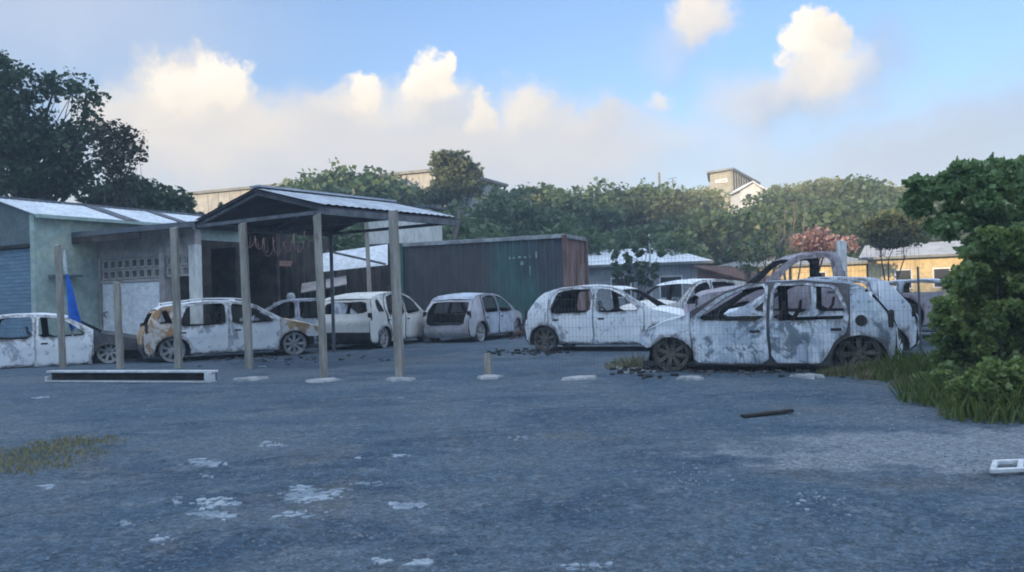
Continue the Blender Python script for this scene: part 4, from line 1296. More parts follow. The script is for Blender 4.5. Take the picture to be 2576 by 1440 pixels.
def build_container():
    a0 = P(1005, 615, 30.2); b0 = P(1420, 590, 28.0)
    o = Vector((b0.x, b0.y, 0)); a = Vector((a0.x - b0.x, a0.y - b0.y, 0)).normalized()      # from the near corner to the far left
    n = Vector((-a.y, a.x, 0))
    if n.y < 0: n = -n
    z0, z1 = .32, (a0.z + b0.z) / 2
    LEN, WID = 6.06, 2.44
    root = thing('shipping_container', (o.x, o.y, 0), 'burnt green shipping container with rusty end, behind the cars', 'container')
    def corr(p, dirv, inn, ln, pitch, dep):
        pts = []
        t = 0
        while t < ln - .001:
            for ft, dd in ((0, 0), (.32, 0), (.5, dep), (.82, dep)):
                tt = t + ft * pitch
                if tt < ln: pts.append(p + dirv * tt + inn * dd)
            t += pitch
        pts.append(p + dirv * ln)
        return pts
    def wallmesh(name, pts, mt):
        k = len(pts)
        vs = [Vector((q.x, q.y, z0 + .12)) for q in pts] + [Vector((q.x, q.y, z1 - .1)) for q in pts]
        return MB().add(vs, [(i, i+1, k+i+1, k+i) for i in range(k-1)]).build(name, M[mt], root, sharp=20, fix=False)
    M['cont_burnt'] = container_mat(a)
    wallmesh('side_panel', corr(o + a*.1 + n*.02, a, n, LEN - .2, .28, .045), 'cont_burnt')
    wallmesh('side_panel', corr(o + a*.1 + n*(WID - .02), a, -n, LEN - .2, .28, .045), 'cont_green')
    wallmesh('end_panel', corr(o + n*.1 + a*.03, n, a, WID - .2, .26, .045), 'cont_rust')
    wallmesh('end_panel', corr(o + n*.1 + a*(LEN - .03), n, -a, WID - .2, .26, .045), 'cont_rust')
    for nn, aa, mt in ((0, 0, 'cont_rust'), (WID, 0, 'cont_rust'), (0, LEN, 'cont_green'), (WID, LEN, 'cont_green')):
        q = o + n * nn + a * aa
        MB().bar((q.x, q.y, z0), (q.x, q.y, z1), .14, .14, up=(n.x, n.y, 0)).build('corner_post', M[mt], root, bevel=.01)
    for z, mt, h in ((z0 + .06, 'black', .14), (z1 - .05, 'cont_top', .12)):
        for s, e in ((o + a*.07, o + a*(LEN-.07)), (o + n*WID + a*.07, o + n*WID + a*(LEN-.07)), (o + n*.07, o + n*(WID-.07)), (o + a*LEN + n*.07, o + a*LEN + n*(WID-.07))):
            MB().bar((s.x, s.y, z), (e.x, e.y, z), .10, h).build('rail', M[mt], root, bevel=.008)
    MB().prism([o + Vector((0,0,z1)), o + a*LEN + Vector((0,0,z1)), o + a*LEN + n*WID + Vector((0,0,z1)), o + n*WID + Vector((0,0,z1))], Vector((0, 0, .03))).build('roof', M['cont_top'], root)
    # worn white lettering strokes on the near half of the side
    ltr = mat('faded_white', (.34, .48, .48), (.12, .24, .24), .8, 9.0, .5)
    def stroke(t, z, w, h):
        q = o + a * t - n * .006
        MB().prism([(q.x, q.y, z), (q.x + a.x*w, q.y + a.y*w, z), (q.x + a.x*w, q.y + a.y*w, z + h), (q.x, q.y, z + h)], n * .008).build('worn_lettering', ltr, root)
    for t, z, w, h in ((.98, 2.50, .05, .22), (1.20, 2.52, .06, .09), (1.36, 2.52, .10, .06), (1.56, 2.53, .09, .07), (1.75, 2.52, .10, .05), (1.93, 2.51, .05, .08), (1.22, 1.95, .035, .30), (1.46, 2.30, .12, .12)):
        stroke(t, z, w, h)
    for aa in (.3, LEN - .5):
        for nn in (.1, WID - .4):
            q = o + a * aa + n * nn
            MB().box((q.x - .2, q.y - .15, 0), (q.x + .2, q.y + .2, z0)).build('support_block', M['block'], root, bevel=.01)
build_container()

# ------------------------------------------------------------------ burnt shed, white hut, lean-to
def build_burnt_shed():
    a0 = P(520, 700, 30.5); b0 = P(1040, 700, 32.0)
    o = Vector((a0.x, a0.y, 0)); d = Vector((b0.x - a0.x, b0.y - a0.y, 0)); ln = d.length; d.normalize(); n = Vector((-d.y, d.x, 0))
    root = thing('burnt_shed', o, 'charred plank shed in the dark behind the carport', 'shed')
    pm = [MB().box((0, 0, 0), (.205, .03, 1)).mesh('plank') for _ in range(1)][0]
    k = 0; t = 0
    while t < ln:
        hgt = (3.75 if t < 4.3 else 2.6) + .22 * math.sin(t * 1.3) + rnd.uniform(-.15, .15)
        mw = frame(o + d * t + n * rnd.uniform(0, .025), d) @ Matrix.Diagonal((rnd.uniform(.93, 1), 1, hgt, 1))
        piece('plank', pm, root, mw, M['char'])
        t += .213
    for z in (.6, 1.9):
        MB().bar(o + n*.09 + Vector((0,0,z)), o + d*ln + n*.09 + Vector((0,0,z)), .08, .1).build('rail', M['char'], root)
    for t in (0.1, ln*.35, ln*.7, ln - .1):
        q = o + d*t + n*.16
        MB().bar(q, q + Vector((0,0,3.0)), .12, .12, up=(0,1,0)).build('post', M['char'], root)
    # sagging remains of a roof
    MB().prism([o + d*.2 - n*1.6 + Vector((0,0,2.75)), o + d*3.0 - n*1.6 + Vector((0,0,2.5)), o + d*3.0 + n*.6 + Vector((0,0,2.85)), o + d*.2 + n*.6 + Vector((0,0,3.05))], Vector((0,0,.04))).build('roof_sheet', M['rust_roof'], root)
    MB().prism([o + d*3.3 - n*1.2 + Vector((0,0,1.6)), o + d*4.9 - n*1.2 + Vector((0,0,1.85)), o + d*4.9 + n*.1 + Vector((0,0,2.2)), o + d*3.3 + n*.1 + Vector((0,0,1.95))], Vector((0,0,.04))).build('roof_sheet', M['pink_wall'], root)
build_burnt_shed()

def build_white_hut():
    p0 = P(925, 612, 32.6); p1 = P(1078, 612, 32.2); zt = P(1000, 528, 32.4).z
    d = Vector((p1.x - p0.x, p1.y - p0.y, 0)); ln = d.length; d.normalize(); n = Vector((-d.y, d.x, 0))
    o = Vector((p0.x, p0.y, 0)); zm = p0.z - .05
    root = thing('white_hut', o, 'soot-streaked white hut rising behind the left end of the container', 'hut')
    for t0, t1 in ((0, ln*.42), (ln*.42 + .02, ln)):
        MB().prism([o + d*t0 + Vector((0,0,zm)), o + d*t1 + Vector((0,0,zm)), o + d*t1 + Vector((0,0,zt)), o + d*t0 + Vector((0,0,zt))], n*.08).build('wall_panel', M['white_wall'], root)
    MB().prism([o + d*.05 + Vector((0,0,0)), o + d*(ln-.05) + Vector((0,0,0)), o + d*(ln-.05) + Vector((0,0,zm)), o + d*.05 + Vector((0,0,zm))], n*.06).build('lower_wall', M['char'], root)
    for nn in (.1,):
        MB().prism([o + d*(ln-.08) + n*nn, o + d*(ln-.08) + n*2.2, o + d*(ln-.08) + n*2.2 + Vector((0,0,zt)), o + d*(ln-.08) + n*nn + Vector((0,0,zt))], d*.07).build('side_wall', M['white_wall'], root)
    MB().prism([o - d*.2 - n*.2 + Vector((0,0,zt+.01)), o + d*(ln+.2) - n*.2 + Vector((0,0,zt+.01)), o + d*(ln+.2) + n*2.4 + Vector((0,0,zt+.12)), o - d*.2 + n*2.4 + Vector((0,0,zt+.12))], Vector((0,0,.06))).build('roof', M['roof_dark'], root)
build_white_hut()

def build_lean_to():
    c = [P(812, 640, 27.2), P(975, 617, 27.2), P(975, 667, 26.6), P(812, 684, 26.6)]
    o = Vector((c[3].x, c[3].y, 0))
    root = thing('lean_to', o, 'white sheet lean-to roof under the carport, with a dark diagonal brace', 'lean-to')
    MB().prism(c, (0, .05, .03)).build('roof_sheet', M['white_door'], root)
    f = Vector((0, -.04, 0))
    MB().bar(P(822, 632, 26.5), P(970, 665, 26.4), .05, .07).build('brace', M['steel'], root)
    for q in (c[2], c[3], c[0], c[1]):
        MB().bar((q.x, q.y + .1, 0), (q.x, q.y + .1, q.z), .08, .08, up=(0,1,0)).build('post', M['char'], root)
    p = P(931, 735, 26.0)
    MB().bar((p.x, p.y, 0), (p.x - .05, p.y, P(927, 545, 26.0).z), .11, .11, up=(0,1,0)).build('prop', M['timber'], root)
build_lean_to()
# leaning burnt trunk beside the carport
def build_snag():
    pts = [P(1132, 660, 34.5), P(1142, 600, 34.5), P(1152, 555, 34.5), P(1158, 512, 34.5)]
    pts[0].z = 0; pts[0].x -= .1
    o = MB().tube([p - pts[0] for p in pts], [.14, .11, .09, .05], 8).build('dead_tree', M['palebark'], world=False)
    o.location = pts[0]
    tag(o, 'leaning dead trunk, pale on one side, right of the carport roof', 'dead tree')
build_snag()
def build_standpipe():
    g = P(732, 760, 27.5); g.z = 0
    root = thing('standpipe', g, 'small white capped standpipe under the carport', 'standpipe')
    MB().lathe([(.09, 0), (.09, 1.35), (.07, 1.36)], 12, 'Z', g).build('pipe', M['steel'], root)
    MB().lathe([(.02, 1.34), (.13, 1.38), (.15, 1.48), (.10, 1.58), (.0, 1.6)], 12, 'Z', g).build('cap', M['white_paint'], root)
build_standpipe()
# dark rubble between the small hatchback and the middle white one
def build_rubble_pile():
    g = G(1310, 845); m = MB(); r = random.Random(9)
    for k in range(70):
        c = g + Vector((r.gauss(0, .55), r.gauss(0, .9), 0)); s = r.uniform(.08, .26)
        c.z = max(0, .45 - (c - g).length * .3) * r.random()
        m.bar(c - Vector((r.uniform(-1,1), r.uniform(-1,1), r.uniform(-.3,.3))) * s, c + Vector((r.uniform(-1,1), r.uniform(-1,1), r.uniform(0,.6))) * s, r.uniform(.04, .2), r.uniform(.02, .08))
    stuff(m.build('burnt_rubble', M['rust_roof']))
build_rubble_pile()

# ------------------------------------------------------------------ houses beyond the yard
def gable_house(name, label, pl, pr, base_z, eave_z, ridge_z, depth_m, wallm, roofm, hip=True, ov=.3, wins=(), mono=False, back_tilt=0.0):
    """front wall from pl to pr (x, y), body going away by depth_m; ridge parallel to the front"""
    a = Vector((pr[0] - pl[0], pr[1] - pl[1], 0)); ln = a.length; a.normalize(); n = Vector((-a.y, a.x, 0))
    o = Vector((pl[0], pl[1], base_z))
    root = thing(name, o, label, 'house')
    Q = lambda t, d, z: Vector((o.x + a.x*t + n.x*d, o.y + a.y*t + n.y*d, z))
    b0 = base_z - 1.0
    for nm, A, B, inn in (('front_wall', (0, 0), (ln, 0), n), ('rear_wall', (0, depth_m), (ln, depth_m), -n), ('side_wall', (0, .151), (0, depth_m - .151), a), ('side_wall', (ln, .151), (ln, depth_m - .151), -a)):
        MB().prism([Q(*A, b0), Q(*B, b0), Q(*B, eave_z), Q(*A, eave_z)], inn * .15).build(nm, M[wallm], root)
    h = depth_m / 2; i = min(h, ln * .3) if hip else 0
    if mono:
        MB().prism([Q(-ov, -ov, eave_z), Q(ln+ov, -ov, eave_z), Q(ln+ov, depth_m+ov, ridge_z), Q(-ov, depth_m+ov, ridge_z)], Vector((0, 0, .12))).build('roof', M[roofm], root)
    else:
        z0 = eave_z + .02
        v = [Q(-ov, -ov, z0), Q(ln+ov, -ov, z0), Q(ln+ov, depth_m+ov, z0), Q(-ov, depth_m+ov, z0), Q(i-ov, h, ridge_z), Q(ln-i+ov, h, ridge_z)]
        MB().add(v, [(0,1,5,4), (2,3,4,5), (1,2,5), (3,0,4), (3,2,1,0)]).build('roof', M[roofm], root, sharp=20)
        MB().bar(Q(-ov, -ov - .06, z0 - .05), Q(ln+ov, -ov - .06, z0 - .05), .10, .12).build('gutter', M['house_roof'], root)
    for (t, z, w, hh) in wins:
        f = MB().prism([Q(t, -.03, z), Q(t+w, -.03, z), Q(t+w, -.03, z+hh), Q(t, -.03, z+hh)], n*.05).build('window', M['white_paint'], root)
        MB().prism([Q(t+.07, -.045, z+.07), Q(t+w-.07, -.045, z+.07), Q(t+w-.07, -.045, z+hh-.07), Q(t+.07, -.045, z+hh-.07)], n*.03).build('pane', M['window'], f)
    return root, Q, a, n, ln
def xy(px, depth): p = P(px, 700, depth); return (p.x, p.y)
def zz(px, py, depth): return P(px, py, depth).z
gable_house('grey_house', 'low grey house with white hipped roof, right of the container', xy(1380, 41.5), xy(1778, 40), 0, zz(1640, 663, 40), zz(1600, 624, 43), 6.5, 'grey_house', 'roof_pale', True, .35,
            [(3.0, 1.0, 1.0, 1.0), (5.3, .9, 1.1, 1.1)])
gable_house('yellow_house', 'sunlit yellow house with white roof, behind the bare branches', xy(1800, 50), xy(2180, 47), .3, zz(2000, 667, 48), zz(2000, 640, 51.5), 7.0, 'yellow', 'house_top', True, .4,
            [(1.6, 1.2, 1.0, .9), (5.2, 1.2, .9, .9)])
gable_house('yellow_house', 'sunlit yellow house with pale roof, right, seen through the hedge', xy(2185, 43), xy(2560, 40), 0, zz(2300, 645, 42), zz(2300, 612, 45), 6.5, 'yellow', 'house_top', False, .4,
            [(1.2, 1.0, .8, 1.0), (2.9, 1.0, .8, 1.0), (4.6, 1.0, .8, 1.0)])
# rust-brown shed roof in front of the yellow house
def build_brown_shed():
    a = P(1745, 672, 33); b = P(1930, 722, 31)
    o = Vector((a.x, a.y, 0)); root = thing('brown_shed', o, 'low shed with sloping rusty brown roof before the yellow house', 'shed')
    d = Vector((b.x - a.x, b.y - a.y, 0)); n = Vector((-d.y, d.x, 0)).normalized()
    za, zb = a.z, max(1.15, b.z)
    p0, p1 = o, o + d
    MB().prism([p0 - n*.1 + Vector((0,0,za)), p1 - n*.1 + Vector((0,0,zb)), p1 - n*.1 + Vector((0,0,zb+.06)), p0 - n*.1 + Vector((0,0,za+.06))], n*3.0).build('roof', M['rust_roof'], root)
    MB().prism([p0 + d*.05, p1 - d*.05, p1 - d*.05 + Vector((0,0,zb-.02+.02)), p0 + d*.05 + Vector((0,0,za-.08))], n*.1).build('front_wall', M['rust_roof'], root)
    MB().prism([p0 + d*.05 + n*2.6, p1 - d*.05 + n*2.6, p1 - d*.05 + n*2.6 + Vector((0,0,zb)), p0 + d*.05 + n*2.6 + Vector((0,0,za-.08))], n*.1).build('rear_wall', M['rust_roof'], root)
build_brown_shed()
# pale long warehouse behind the left trees
def build_warehouse():
    p0 = P(470, 492, 74); p1 = P(1120, 430, 66)
    o = Vector((p0.x, p0.y, 0)); d = Vector((p1.x - p0.x, p1.y - p0.y, 0)); ln = d.length; d.normalize(); n = Vector((-d.y, d.x, 0))
    root = thing('warehouse', o, 'long pale warehouse with rising roofline behind the carport', 'building')
    b0 = 1.0; k = 0; w = 1.0; t = 0
    N_ = int(ln / 1.1)
    for k in range(N_):
        t0, t1 = ln * k / N_, ln * (k+1) / N_ - .03
        h0 = p0.z + (p1.z - p0.z) * t0 / ln; h1 = p0.z + (p1.z - p0.z) * t1 / ln
        MB().prism([o + d*t0 + Vector((0,0,b0)), o + d*t1 + Vector((0,0,b0)), o + d*t1 + Vector((0,0,h1)), o + d*t0 + Vector((0,0,h0))], n*.12).build('wall_panel', M['pale_wall'], root)
    MB().prism([o - d*.3 - n*.3 + Vector((0,0,p0.z)), o + d*(ln+.3) - n*.3 + Vector((0,0,p1.z)), o + d*(ln+.3) + n*14 + Vector((0,0,p1.z+.3)), o - d*.3 + n*14 + Vector((0,0,p0.z+.3))], Vector((0,0,.22))).build('roof', M['house_roof'], root)
    MB().prism([o + d*ln + Vector((0,0,b0)) + n*.14, o + d*ln + n*13.5 + Vector((0,0,b0)), o + d*ln + n*13.5 + Vector((0,0,p1.z)), o + d*ln + n*.14 + Vector((0,0,p1.z))], -d*.12).build('side_wall', M['pale_wall'], root)
build_warehouse()
# the tall house on the hill and its white neighbour
def build_hill_house():
    D = 100.0
    pc = P(1838, 500, D); k = D / F
    x0 = P(1789, 500, D).x; x1 = P(1838, 500, D).x; x2 = P(1925, 500, D).x
    zb = P(1800, 505, D).z - 1.5
    zt0 = P(1786, 438, D).z; zt1 = P(1838, 431, D).z; zt2 = P(1925, 458, D).z
    root = thing('hill_house', (x0, D, zb), 'tall cream house with slanting grey roof on the hilltop', 'house')
    MB().prism([(x0, D, zb), (x1, D - .8, zb), (x1, D - .8, zt1), (x0, D, zt0)], (0, .25, 0)).build('front_wall', M['cream'], root)
    MB().prism([(x1 + .01, D - .8, zb), (x2 - .5, D + 2.6, zb), (x2 - .5, D + 2.6, zt2), (x1 + .01, D - .8, zt1)], (0, .25, 0)).build('side_wall', M['house_roof'], root)
    n = 9
    for i in range(n):
        f = i / n
        xa = x1 + (x2 - .5 - x1) * f + .08; ya = D - .86 + 3.4 * f
        MB().bar((xa, ya, zb), (xa, ya, zt1 + (zt2 - zt1) * f - .05), .10, .10, up=(0, 1, 0)).build('cladding_batten', M['cream'], root)
    MB().prism([(x0 - .5, D - .4, zt0 + .02), (x1 + .1, D - 1.3, zt1 + .02), (x2 + .2, D + 2.3, zt2 + .02), (x2 + .8, D + 8, zt2 + .1), (x0 + 1.6, D + 8, zt0 + .1)], (0, 0, .22)).build('roof', M['house_roof'], root)
    z1 = P(1800, 462, D).z
    f = MB().prism([(x0 + .5, D - .30, z1), (x1 - .5, D - .78, z1), (x1 - .5, D - .78, zt1 - .9), (x0 + .5, D - .30, zt0 - .8)], (0, .1, 0)).build('window', M['white_paint'], root)
    MB().prism([(x0 + .7, D - .36, z1 + .15), (x1 - .7, D - .80, z1 + .15), (x1 - .7, D - .80, zt1 - 1.05), (x0 + .7, D - .36, zt0 - .95)], (0, .05, 0)).build('pane', M['grey_house'], f)
    MB().box((P(1780, 480, D).x + .3, D + .3, zb), (x0 + 1.2, D + 3, P(1780, 466, D).z)).build('annex', M['cream'], root)
    D2 = 92.0
    xa, xb = P(1862, 490, D2).x, P(1918, 490, D2).x
    zb = P(1890, 512, D2).z - 1.2; ze = P(1890, 478, D2).z; zr = P(1890, 460, D2).z
    root = thing('white_cottage', (xa, D2, zb), 'small white gabled cottage below the tall hilltop house', 'house')
    xm = xa + (xb - xa) * .55
    MB().prism([(xa, D2, zb), (xb, D2, zb), (xb, D2, ze), (xm, D2, zr), (xa, D2, ze)], (0, .2, 0)).build('gable_wall', M['white_paint'], root)
    MB().prism([(xa, D2 + .2, zb), (xa, D2 + 4, zb), (xa, D2 + 4, ze), (xa, D2 + .2, ze)], (.15, 0, 0)).build('side_wall', M['white_paint'], root)
    for A, B in (((xa - .4, ze - .15), (xm, zr + .02)), ((xb + .4, ze - .15), (xm, zr + .02))):
        MB().prism([(A[0], D2 - .35, A[1]), (B[0], D2 - .35, B[1]), (B[0], D2 + 4.3, B[1]), (A[0], D2 + 4.3, A[1])], (0, 0, .14)).build('roof_slope', M['roof_pale'], root)
    f = MB().box((xa + .6, D2 - .05, ze - 1.2), (xa + 1.2, D2 + .05, ze - .35)).build('window', M['white_paint'], root)
    MB().box((xa + .67, D2 - .07, ze - 1.12), (xa + 1.13, D2 - .03, ze - .43)).build('pane', M['window'], f)
build_hill_house()
p = P(1660, 500, 88); zt = P(1660, 434, 88).z
o = MB().tube([(0, 0, 0), (0, 0, zt - p.z + 3)], [.16, .10], 8).build('utility_pole', M['palebark'], world=False); o.location = (p.x, p.y, p.z - 3)
tag(o, 'thin utility pole standing on the wooded hilltop', 'utility pole')
p = P(1694, 500, 86); zt = P(1694, 448, 86).z
root = thing('aerial_mast', (p.x, p.y, p.z - 3), 'rooftop aerial mast right of the hilltop utility pole', 'aerial')
MB().tube([(p.x, p.y, p.z - 3), (p.x, p.y, zt)], .05, 6).build('mast', M['steel'], root)
for k, w in ((0, .9), (.35, .7), (.7, .5)):
    MB().tube([(p.x - w/2, p.y, zt - .1 - k), (p.x + w/2, p.y + .1, zt + .05 - k)], .03, 5).build('element', M['steel'], root)
p = P(1636, 680, 36.5); zt = P(1636, 590, 36.5).z
o = MB().tube([(0, 0, 0), (0, 0, zt)], .035, 6).build('white_pole', M['white_paint'], world=False); o.location = (p.x, p.y, 0)
tag(o, 'thin white pole before the low grey house', 'pole')
p = P(2119, 700, 26); zt = P(2117, 606, 26).z
o = MB().bar((0, 0, 0), (0, 0, zt), .24, .24, up=(0, 1, 0)).build('concrete_post', M['white_wall'], world=False, bevel=.02); o.location = (p.x, p.y, 0)
tag(o, 'pale square concrete post right of the pickup cab', 'post')

# ------------------------------------------------------------------ vegetation
def leaf_arrays(clumps, n, size, seed, gap=.5, upb=.4, shell=.42):
    """clumps: (centre, (rx, ry, rz), weight) -> arrays of quads"""
    r = np.random.default_rng(seed)
    C = np.array([c[0] for c in clumps], float); RR = np.array([c[1] for c in clumps], float)
    wt = np.array([c[2] * (c[1][0] * c[1][1] * c[1][2]) ** .72 for c in clumps]); wt /= wt.sum()
    N = int(n * 1.9)
    k = r.choice(len(clumps), N, p=wt)
    d = r.normal(size=(N, 3)); d /= np.linalg.norm(d, axis=1)[:, None]
    rad = r.random(N) ** shell
    # twig-level lumps push the outline in and out
    ph = seed * 1.7
    lump = np.sin(d[:, 0] * 5.1 + k * 2.3 + ph) + np.sin(d[:, 1] * 6.3 + k * 1.1) + np.sin(d[:, 2] * 5.7 + k * 3.7)
    p = C[k] + d * RR[k] * (rad * (1 + .13 * lump))[:, None]
    s = np.mean(RR) * .42
    q = np.sin(p[:, 0] / s * 2.1 + ph) * np.sin(p[:, 1] / s * 2.3 + 1.3) * np.sin(p[:, 2] / s * 2.6 + ph * .5) + .5 * np.sin(p[:, 0] / s * 5.3) * np.sin(p[:, 2] / s * 4.9 + ph)
    keep = q + r.normal(size=N) * .25 > -.55 + gap * .55
    p = p[keep][:n]; N = len(p)
    nrm = r.normal(size=(N, 3)); nrm[:, 2] = np.abs(nrm[:, 2]) + upb; nrm /= np.linalg.norm(nrm, axis=1)[:, None]
    t = np.cross(nrm, r.normal(size=(N, 3))); t /= np.linalg.norm(t, axis=1)[:, None]
    b = np.cross(nrm, t)
    sz = size * (.45 + 1.1 * r.random(N) ** 1.6)[:, None]
    L, Wd = t * sz, b * sz * .42
    droop = nrm * sz * -.18
    v = np.stack([p - L * .5, p + Wd + droop * .3, p + L * .5 + droop, p - Wd + droop * .3], 1).reshape(-1, 3)
    return v
def quads_mesh(name, v):
    me = bpy.data.meshes.new(name); nv = len(v); nf = nv // 4
    me.vertices.add(nv); me.vertices.foreach_set('co', v.astype(np.float32).ravel())
    me.loops.add(nv); me.loops.foreach_set('vertex_index', np.arange(nv, dtype=np.int32))
    me.polygons.add(nf); me.polygons.foreach_set('loop_start', np.arange(0, nv, 4, dtype=np.int32))
    me.polygons.foreach_set('loop_total', np.full(nf, 4, np.int32))
    me.update(); me.validate()
    return me
def limbs(base, clumps, r0, seed, fork=.35, n=7):
    r = random.Random(seed); m = MB()
    base = Vector(base)
    top = sum((Vector(c[0]) for c in clumps), Vector()) / len(clumps)
    f = base + (top - base) * fork; f.x = base.x + (top.x - base.x) * fork * .6; f.y = base.y + (top.y - base.y) * fork * .6
    mid = base + (f - base) * .5 + Vector((r.uniform(-.1, .1), r.uniform(-.1, .1), 0)) * r0 * 5
    m.tube([base - Vector((0, 0, .15)), mid, f], [r0 * 1.15, r0 * .9, r0 * .75], n)
    for c in clumps:
        c0 = Vector(c[0]); e = c0 + Vector((r.uniform(-.3, .3), r.uniform(-.3, .3), .25)) * c[1][2]
        mm = f + (e - f) * .5 + Vector((r.uniform(-.15, .15), r.uniform(-.15, .15), r.uniform(.0, .2))) * (e - f).length
        m.tube([f - Vector((0, 0, r0 * .3)), mm, e], [r0 * .5, r0 * .3, r0 * .08], 5)
        for _ in range(5):
            t = r.uniform(.3, .9); s = f + (e - f) * t if t > .7 else mm
            dd = Vector((r.uniform(-1, 1) * c[1][0], r.uniform(-1, 1) * c[1][1], r.uniform(-.3, .9) * c[1][2])) * .75
            m.tube([s, s + dd * .5 + Vector((0, 0, .05)), c0 + dd], [r0 * .18, r0 * .1, r0 * .03], 4)
    return m
def make_tree(name, label, cat, base, clumps, n, size, leafm, barkm='bark', r0=.16, seed=1, gap=.5, group=None, fork=.35, upb=.4, shell=.42):
    root = thing(name, base, label, cat, 0.0, group)
    inv = -np.array(base, float)
    rel = [(tuple(Vector(c[0]) - Vector(base)), c[1], c[2]) for c in clumps]
    link('crown', quads_mesh('crown', leaf_arrays(rel, n, size, seed, gap, upb, shell)), M[leafm], root)
    lim = rel if len(rel) <= 16 else random.Random(seed).sample(rel, 12)
    limbs((0, 0, 0), lim, r0, seed, fork).build('trunk', M[barkm], root, world=False, sharp=60)
    return root
def copy_tree(root, loc, rotz, sc, label, group):
    r = root.copy(); COL.objects.link(r)
    r.location = loc; r.rotation_euler = (0, 0, rotz); r.scale = sc
    r['label'] = label; r['group'] = group
    for ch in root.children:
        c = ch.copy(); COL.objects.link(c); c.parent = r
    return r
def cl(px, py, rx, ry, depth, w=1.0, thick=None):
    p = P(px, py, depth); k = depth / F
    return (tuple(p), (rx * k, (thick if thick else max(rx, ry) * k * .9), ry * k), w)

# the big dark tree at the left
D = 33.0
make_tree('broadleaf_tree', 'large dark broadleaf tree filling the upper left corner', 'tree', (P(20, 600, D).x, D, 0),
    [cl(-90, 300, 130, 150, D), cl(40, 330, 115, 90, D), cl(30, 215, 95, 62, D, .55), cl(150, 215, 70, 40, D, .45), cl(215, 235, 52, 45, D, .45),
     cl(130, 385, 95, 80, D, .9), cl(225, 300, 42, 55, D, .35), cl(60, 455, 130, 65, D, 1.1), cl(200, 440, 70, 55, D, .8), cl(-30, 165, 70, 50, D, .7), cl(180, 340, 60, 45, D, .6)],
    21000, .19, 'leafL', r0=.30, seed=3, gap=.85)
D = 31.5
make_tree('sparse_tree', 'sparse bronze-tinged tree at the right side of the big dark tree', 'tree', (P(275, 600, D).x, D, 0),
    [cl(300, 350, 55, 48, D, .6), cl(335, 385, 38, 34, D, .5), cl(275, 395, 42, 40, D, .6), cl(300, 440, 42, 36, D, .6), cl(255, 340, 30, 35, D, .5)],
    3600, .12, 'leafS', r0=.12, seed=5, gap=.8)
D = 36.0
make_tree('evergreen_shrub', 'rounded dark evergreen shrub behind the workshop roof', 'shrub', (P(370, 600, D).x, D, 0),
    [cl(270, 500, 70, 45, D), cl(345, 488, 68, 42, D), cl(420, 505, 55, 38, D), cl(455, 525, 38, 30, D), cl(380, 540, 110, 40, D)],
    9000, .20, 'leafL', r0=.14, seed=7, gap=.30, fork=.25)
# the tree standing up on the skyline right of the carport
D = 60.0
make_tree('skyline_tree', 'rounded olive tree standing above the skyline right of the carport', 'tree', (P(1140, 600, D).x, D, terrain_z(P(1140, 600, D).x, D)),
    [cl(1120, 395, 34, 20, D), cl(1150, 400, 30, 22, D), cl(1172, 418, 34, 22, D), cl(1192, 434, 24, 16, D), cl(1128, 430, 40, 26, D), cl(1140, 462, 56, 24, D), cl(1100, 405, 22, 22, D), cl(1180, 470, 50, 24, D), cl(1110, 490, 60, 24, D)],
    8000, .26, 'leafH2', 'palebark', r0=.22, seed=9, gap=.45)
# hillside prototypes
protos = []
PR = [('leafH', 2), ('leafH2', 11), ('leafH', 13), ('leafY', 17), ('leafH', 23)]
def hill_clumps(seed):
    r = random.Random(seed); out = []
    for k in range(7):
        a = 2 * math.pi * k / 7 + r.uniform(-.4, .4); q = r.uniform(.5, 1.5)
        out.append(((q * math.cos(a), q * math.sin(a), r.uniform(1.7, 3.2)), (r.uniform(.9, 1.35), r.uniform(.9, 1.35), r.uniform(.7, 1.0)), 1.0))
    out.append(((0, 0, 3.2), (1.1, 1.1, .8), 1.0)); out.append(((0, 0, 1.5), (1.7, 1.7, .9), .8))
    return out
hr = random.Random(21)
rows = [  # depth, list of (px, top py), kind weights
    (45, [(1085, 560), (1165, 545), (1240, 552), (1330, 548), (1410, 552), (1500, 560), (1590, 566), (1690, 560), (1780, 556), (1880, 566), (1960, 560), (2060, 556), (2150, 560), (2240, 555), (2330, 548), (980, 560), (900, 555), (800, 560), (700, 566), (590, 560)], (0, 2, 4)),
    (54, [(900, 480), (985, 488), (1050, 497), (1120, 500), (1210, 505), (1290, 500), (1385, 505), (1470, 512), (1560, 515), (1650, 520), (1745, 520), (1840, 522), (1930, 510), (2010, 500), (2090, 490), (2180, 500), (2270, 510), (820, 490), (740, 500), (650, 520)], (0, 4, 2, 4)),
    (66, [(770, 440), (840, 432), (925, 440), (1000, 458), (1250, 462), (1340, 470), (1400, 476), (1490, 478), (1575, 468), (1620, 462), (1720, 480), (1960, 462), (2040, 470), (2105, 462), (2160, 440), (2230, 466), (2300, 470), (2390, 478), (2470, 480)], (0, 2, 4, 1, 0)),
    (84, [(1430, 480), (1540, 472), (1610, 470), (1690, 474), (1740, 476), (1990, 466), (2070, 452), (2200, 462), (1330, 474)], (3, 1, 3)),
]
labels = {45: 'dark green front-row tree on the wooded slope', 54: 'bushy middle-row tree on the wooded slope', 66: 'skyline tree of the wooded slope', 84: 'yellowish tree on the far hilltop'}
cnt = 0
def ordn(i, n): return ORD[i] if i < (n + 1) // 2 else ORD[20 - (n - i)]
ORD = ['leftmost', 'second from the left', 'third from the left', 'fourth from the left', 'fifth from the left', 'sixth from the left', 'seventh from the left', 'eighth from the left', 'ninth from the left', 'tenth from the left', 'tenth from the right', 'ninth from the right', 'eighth from the right', 'seventh from the right', 'sixth from the right', 'fifth from the right', 'fourth from the right', 'third from the right', 'second from the right', 'rightmost']
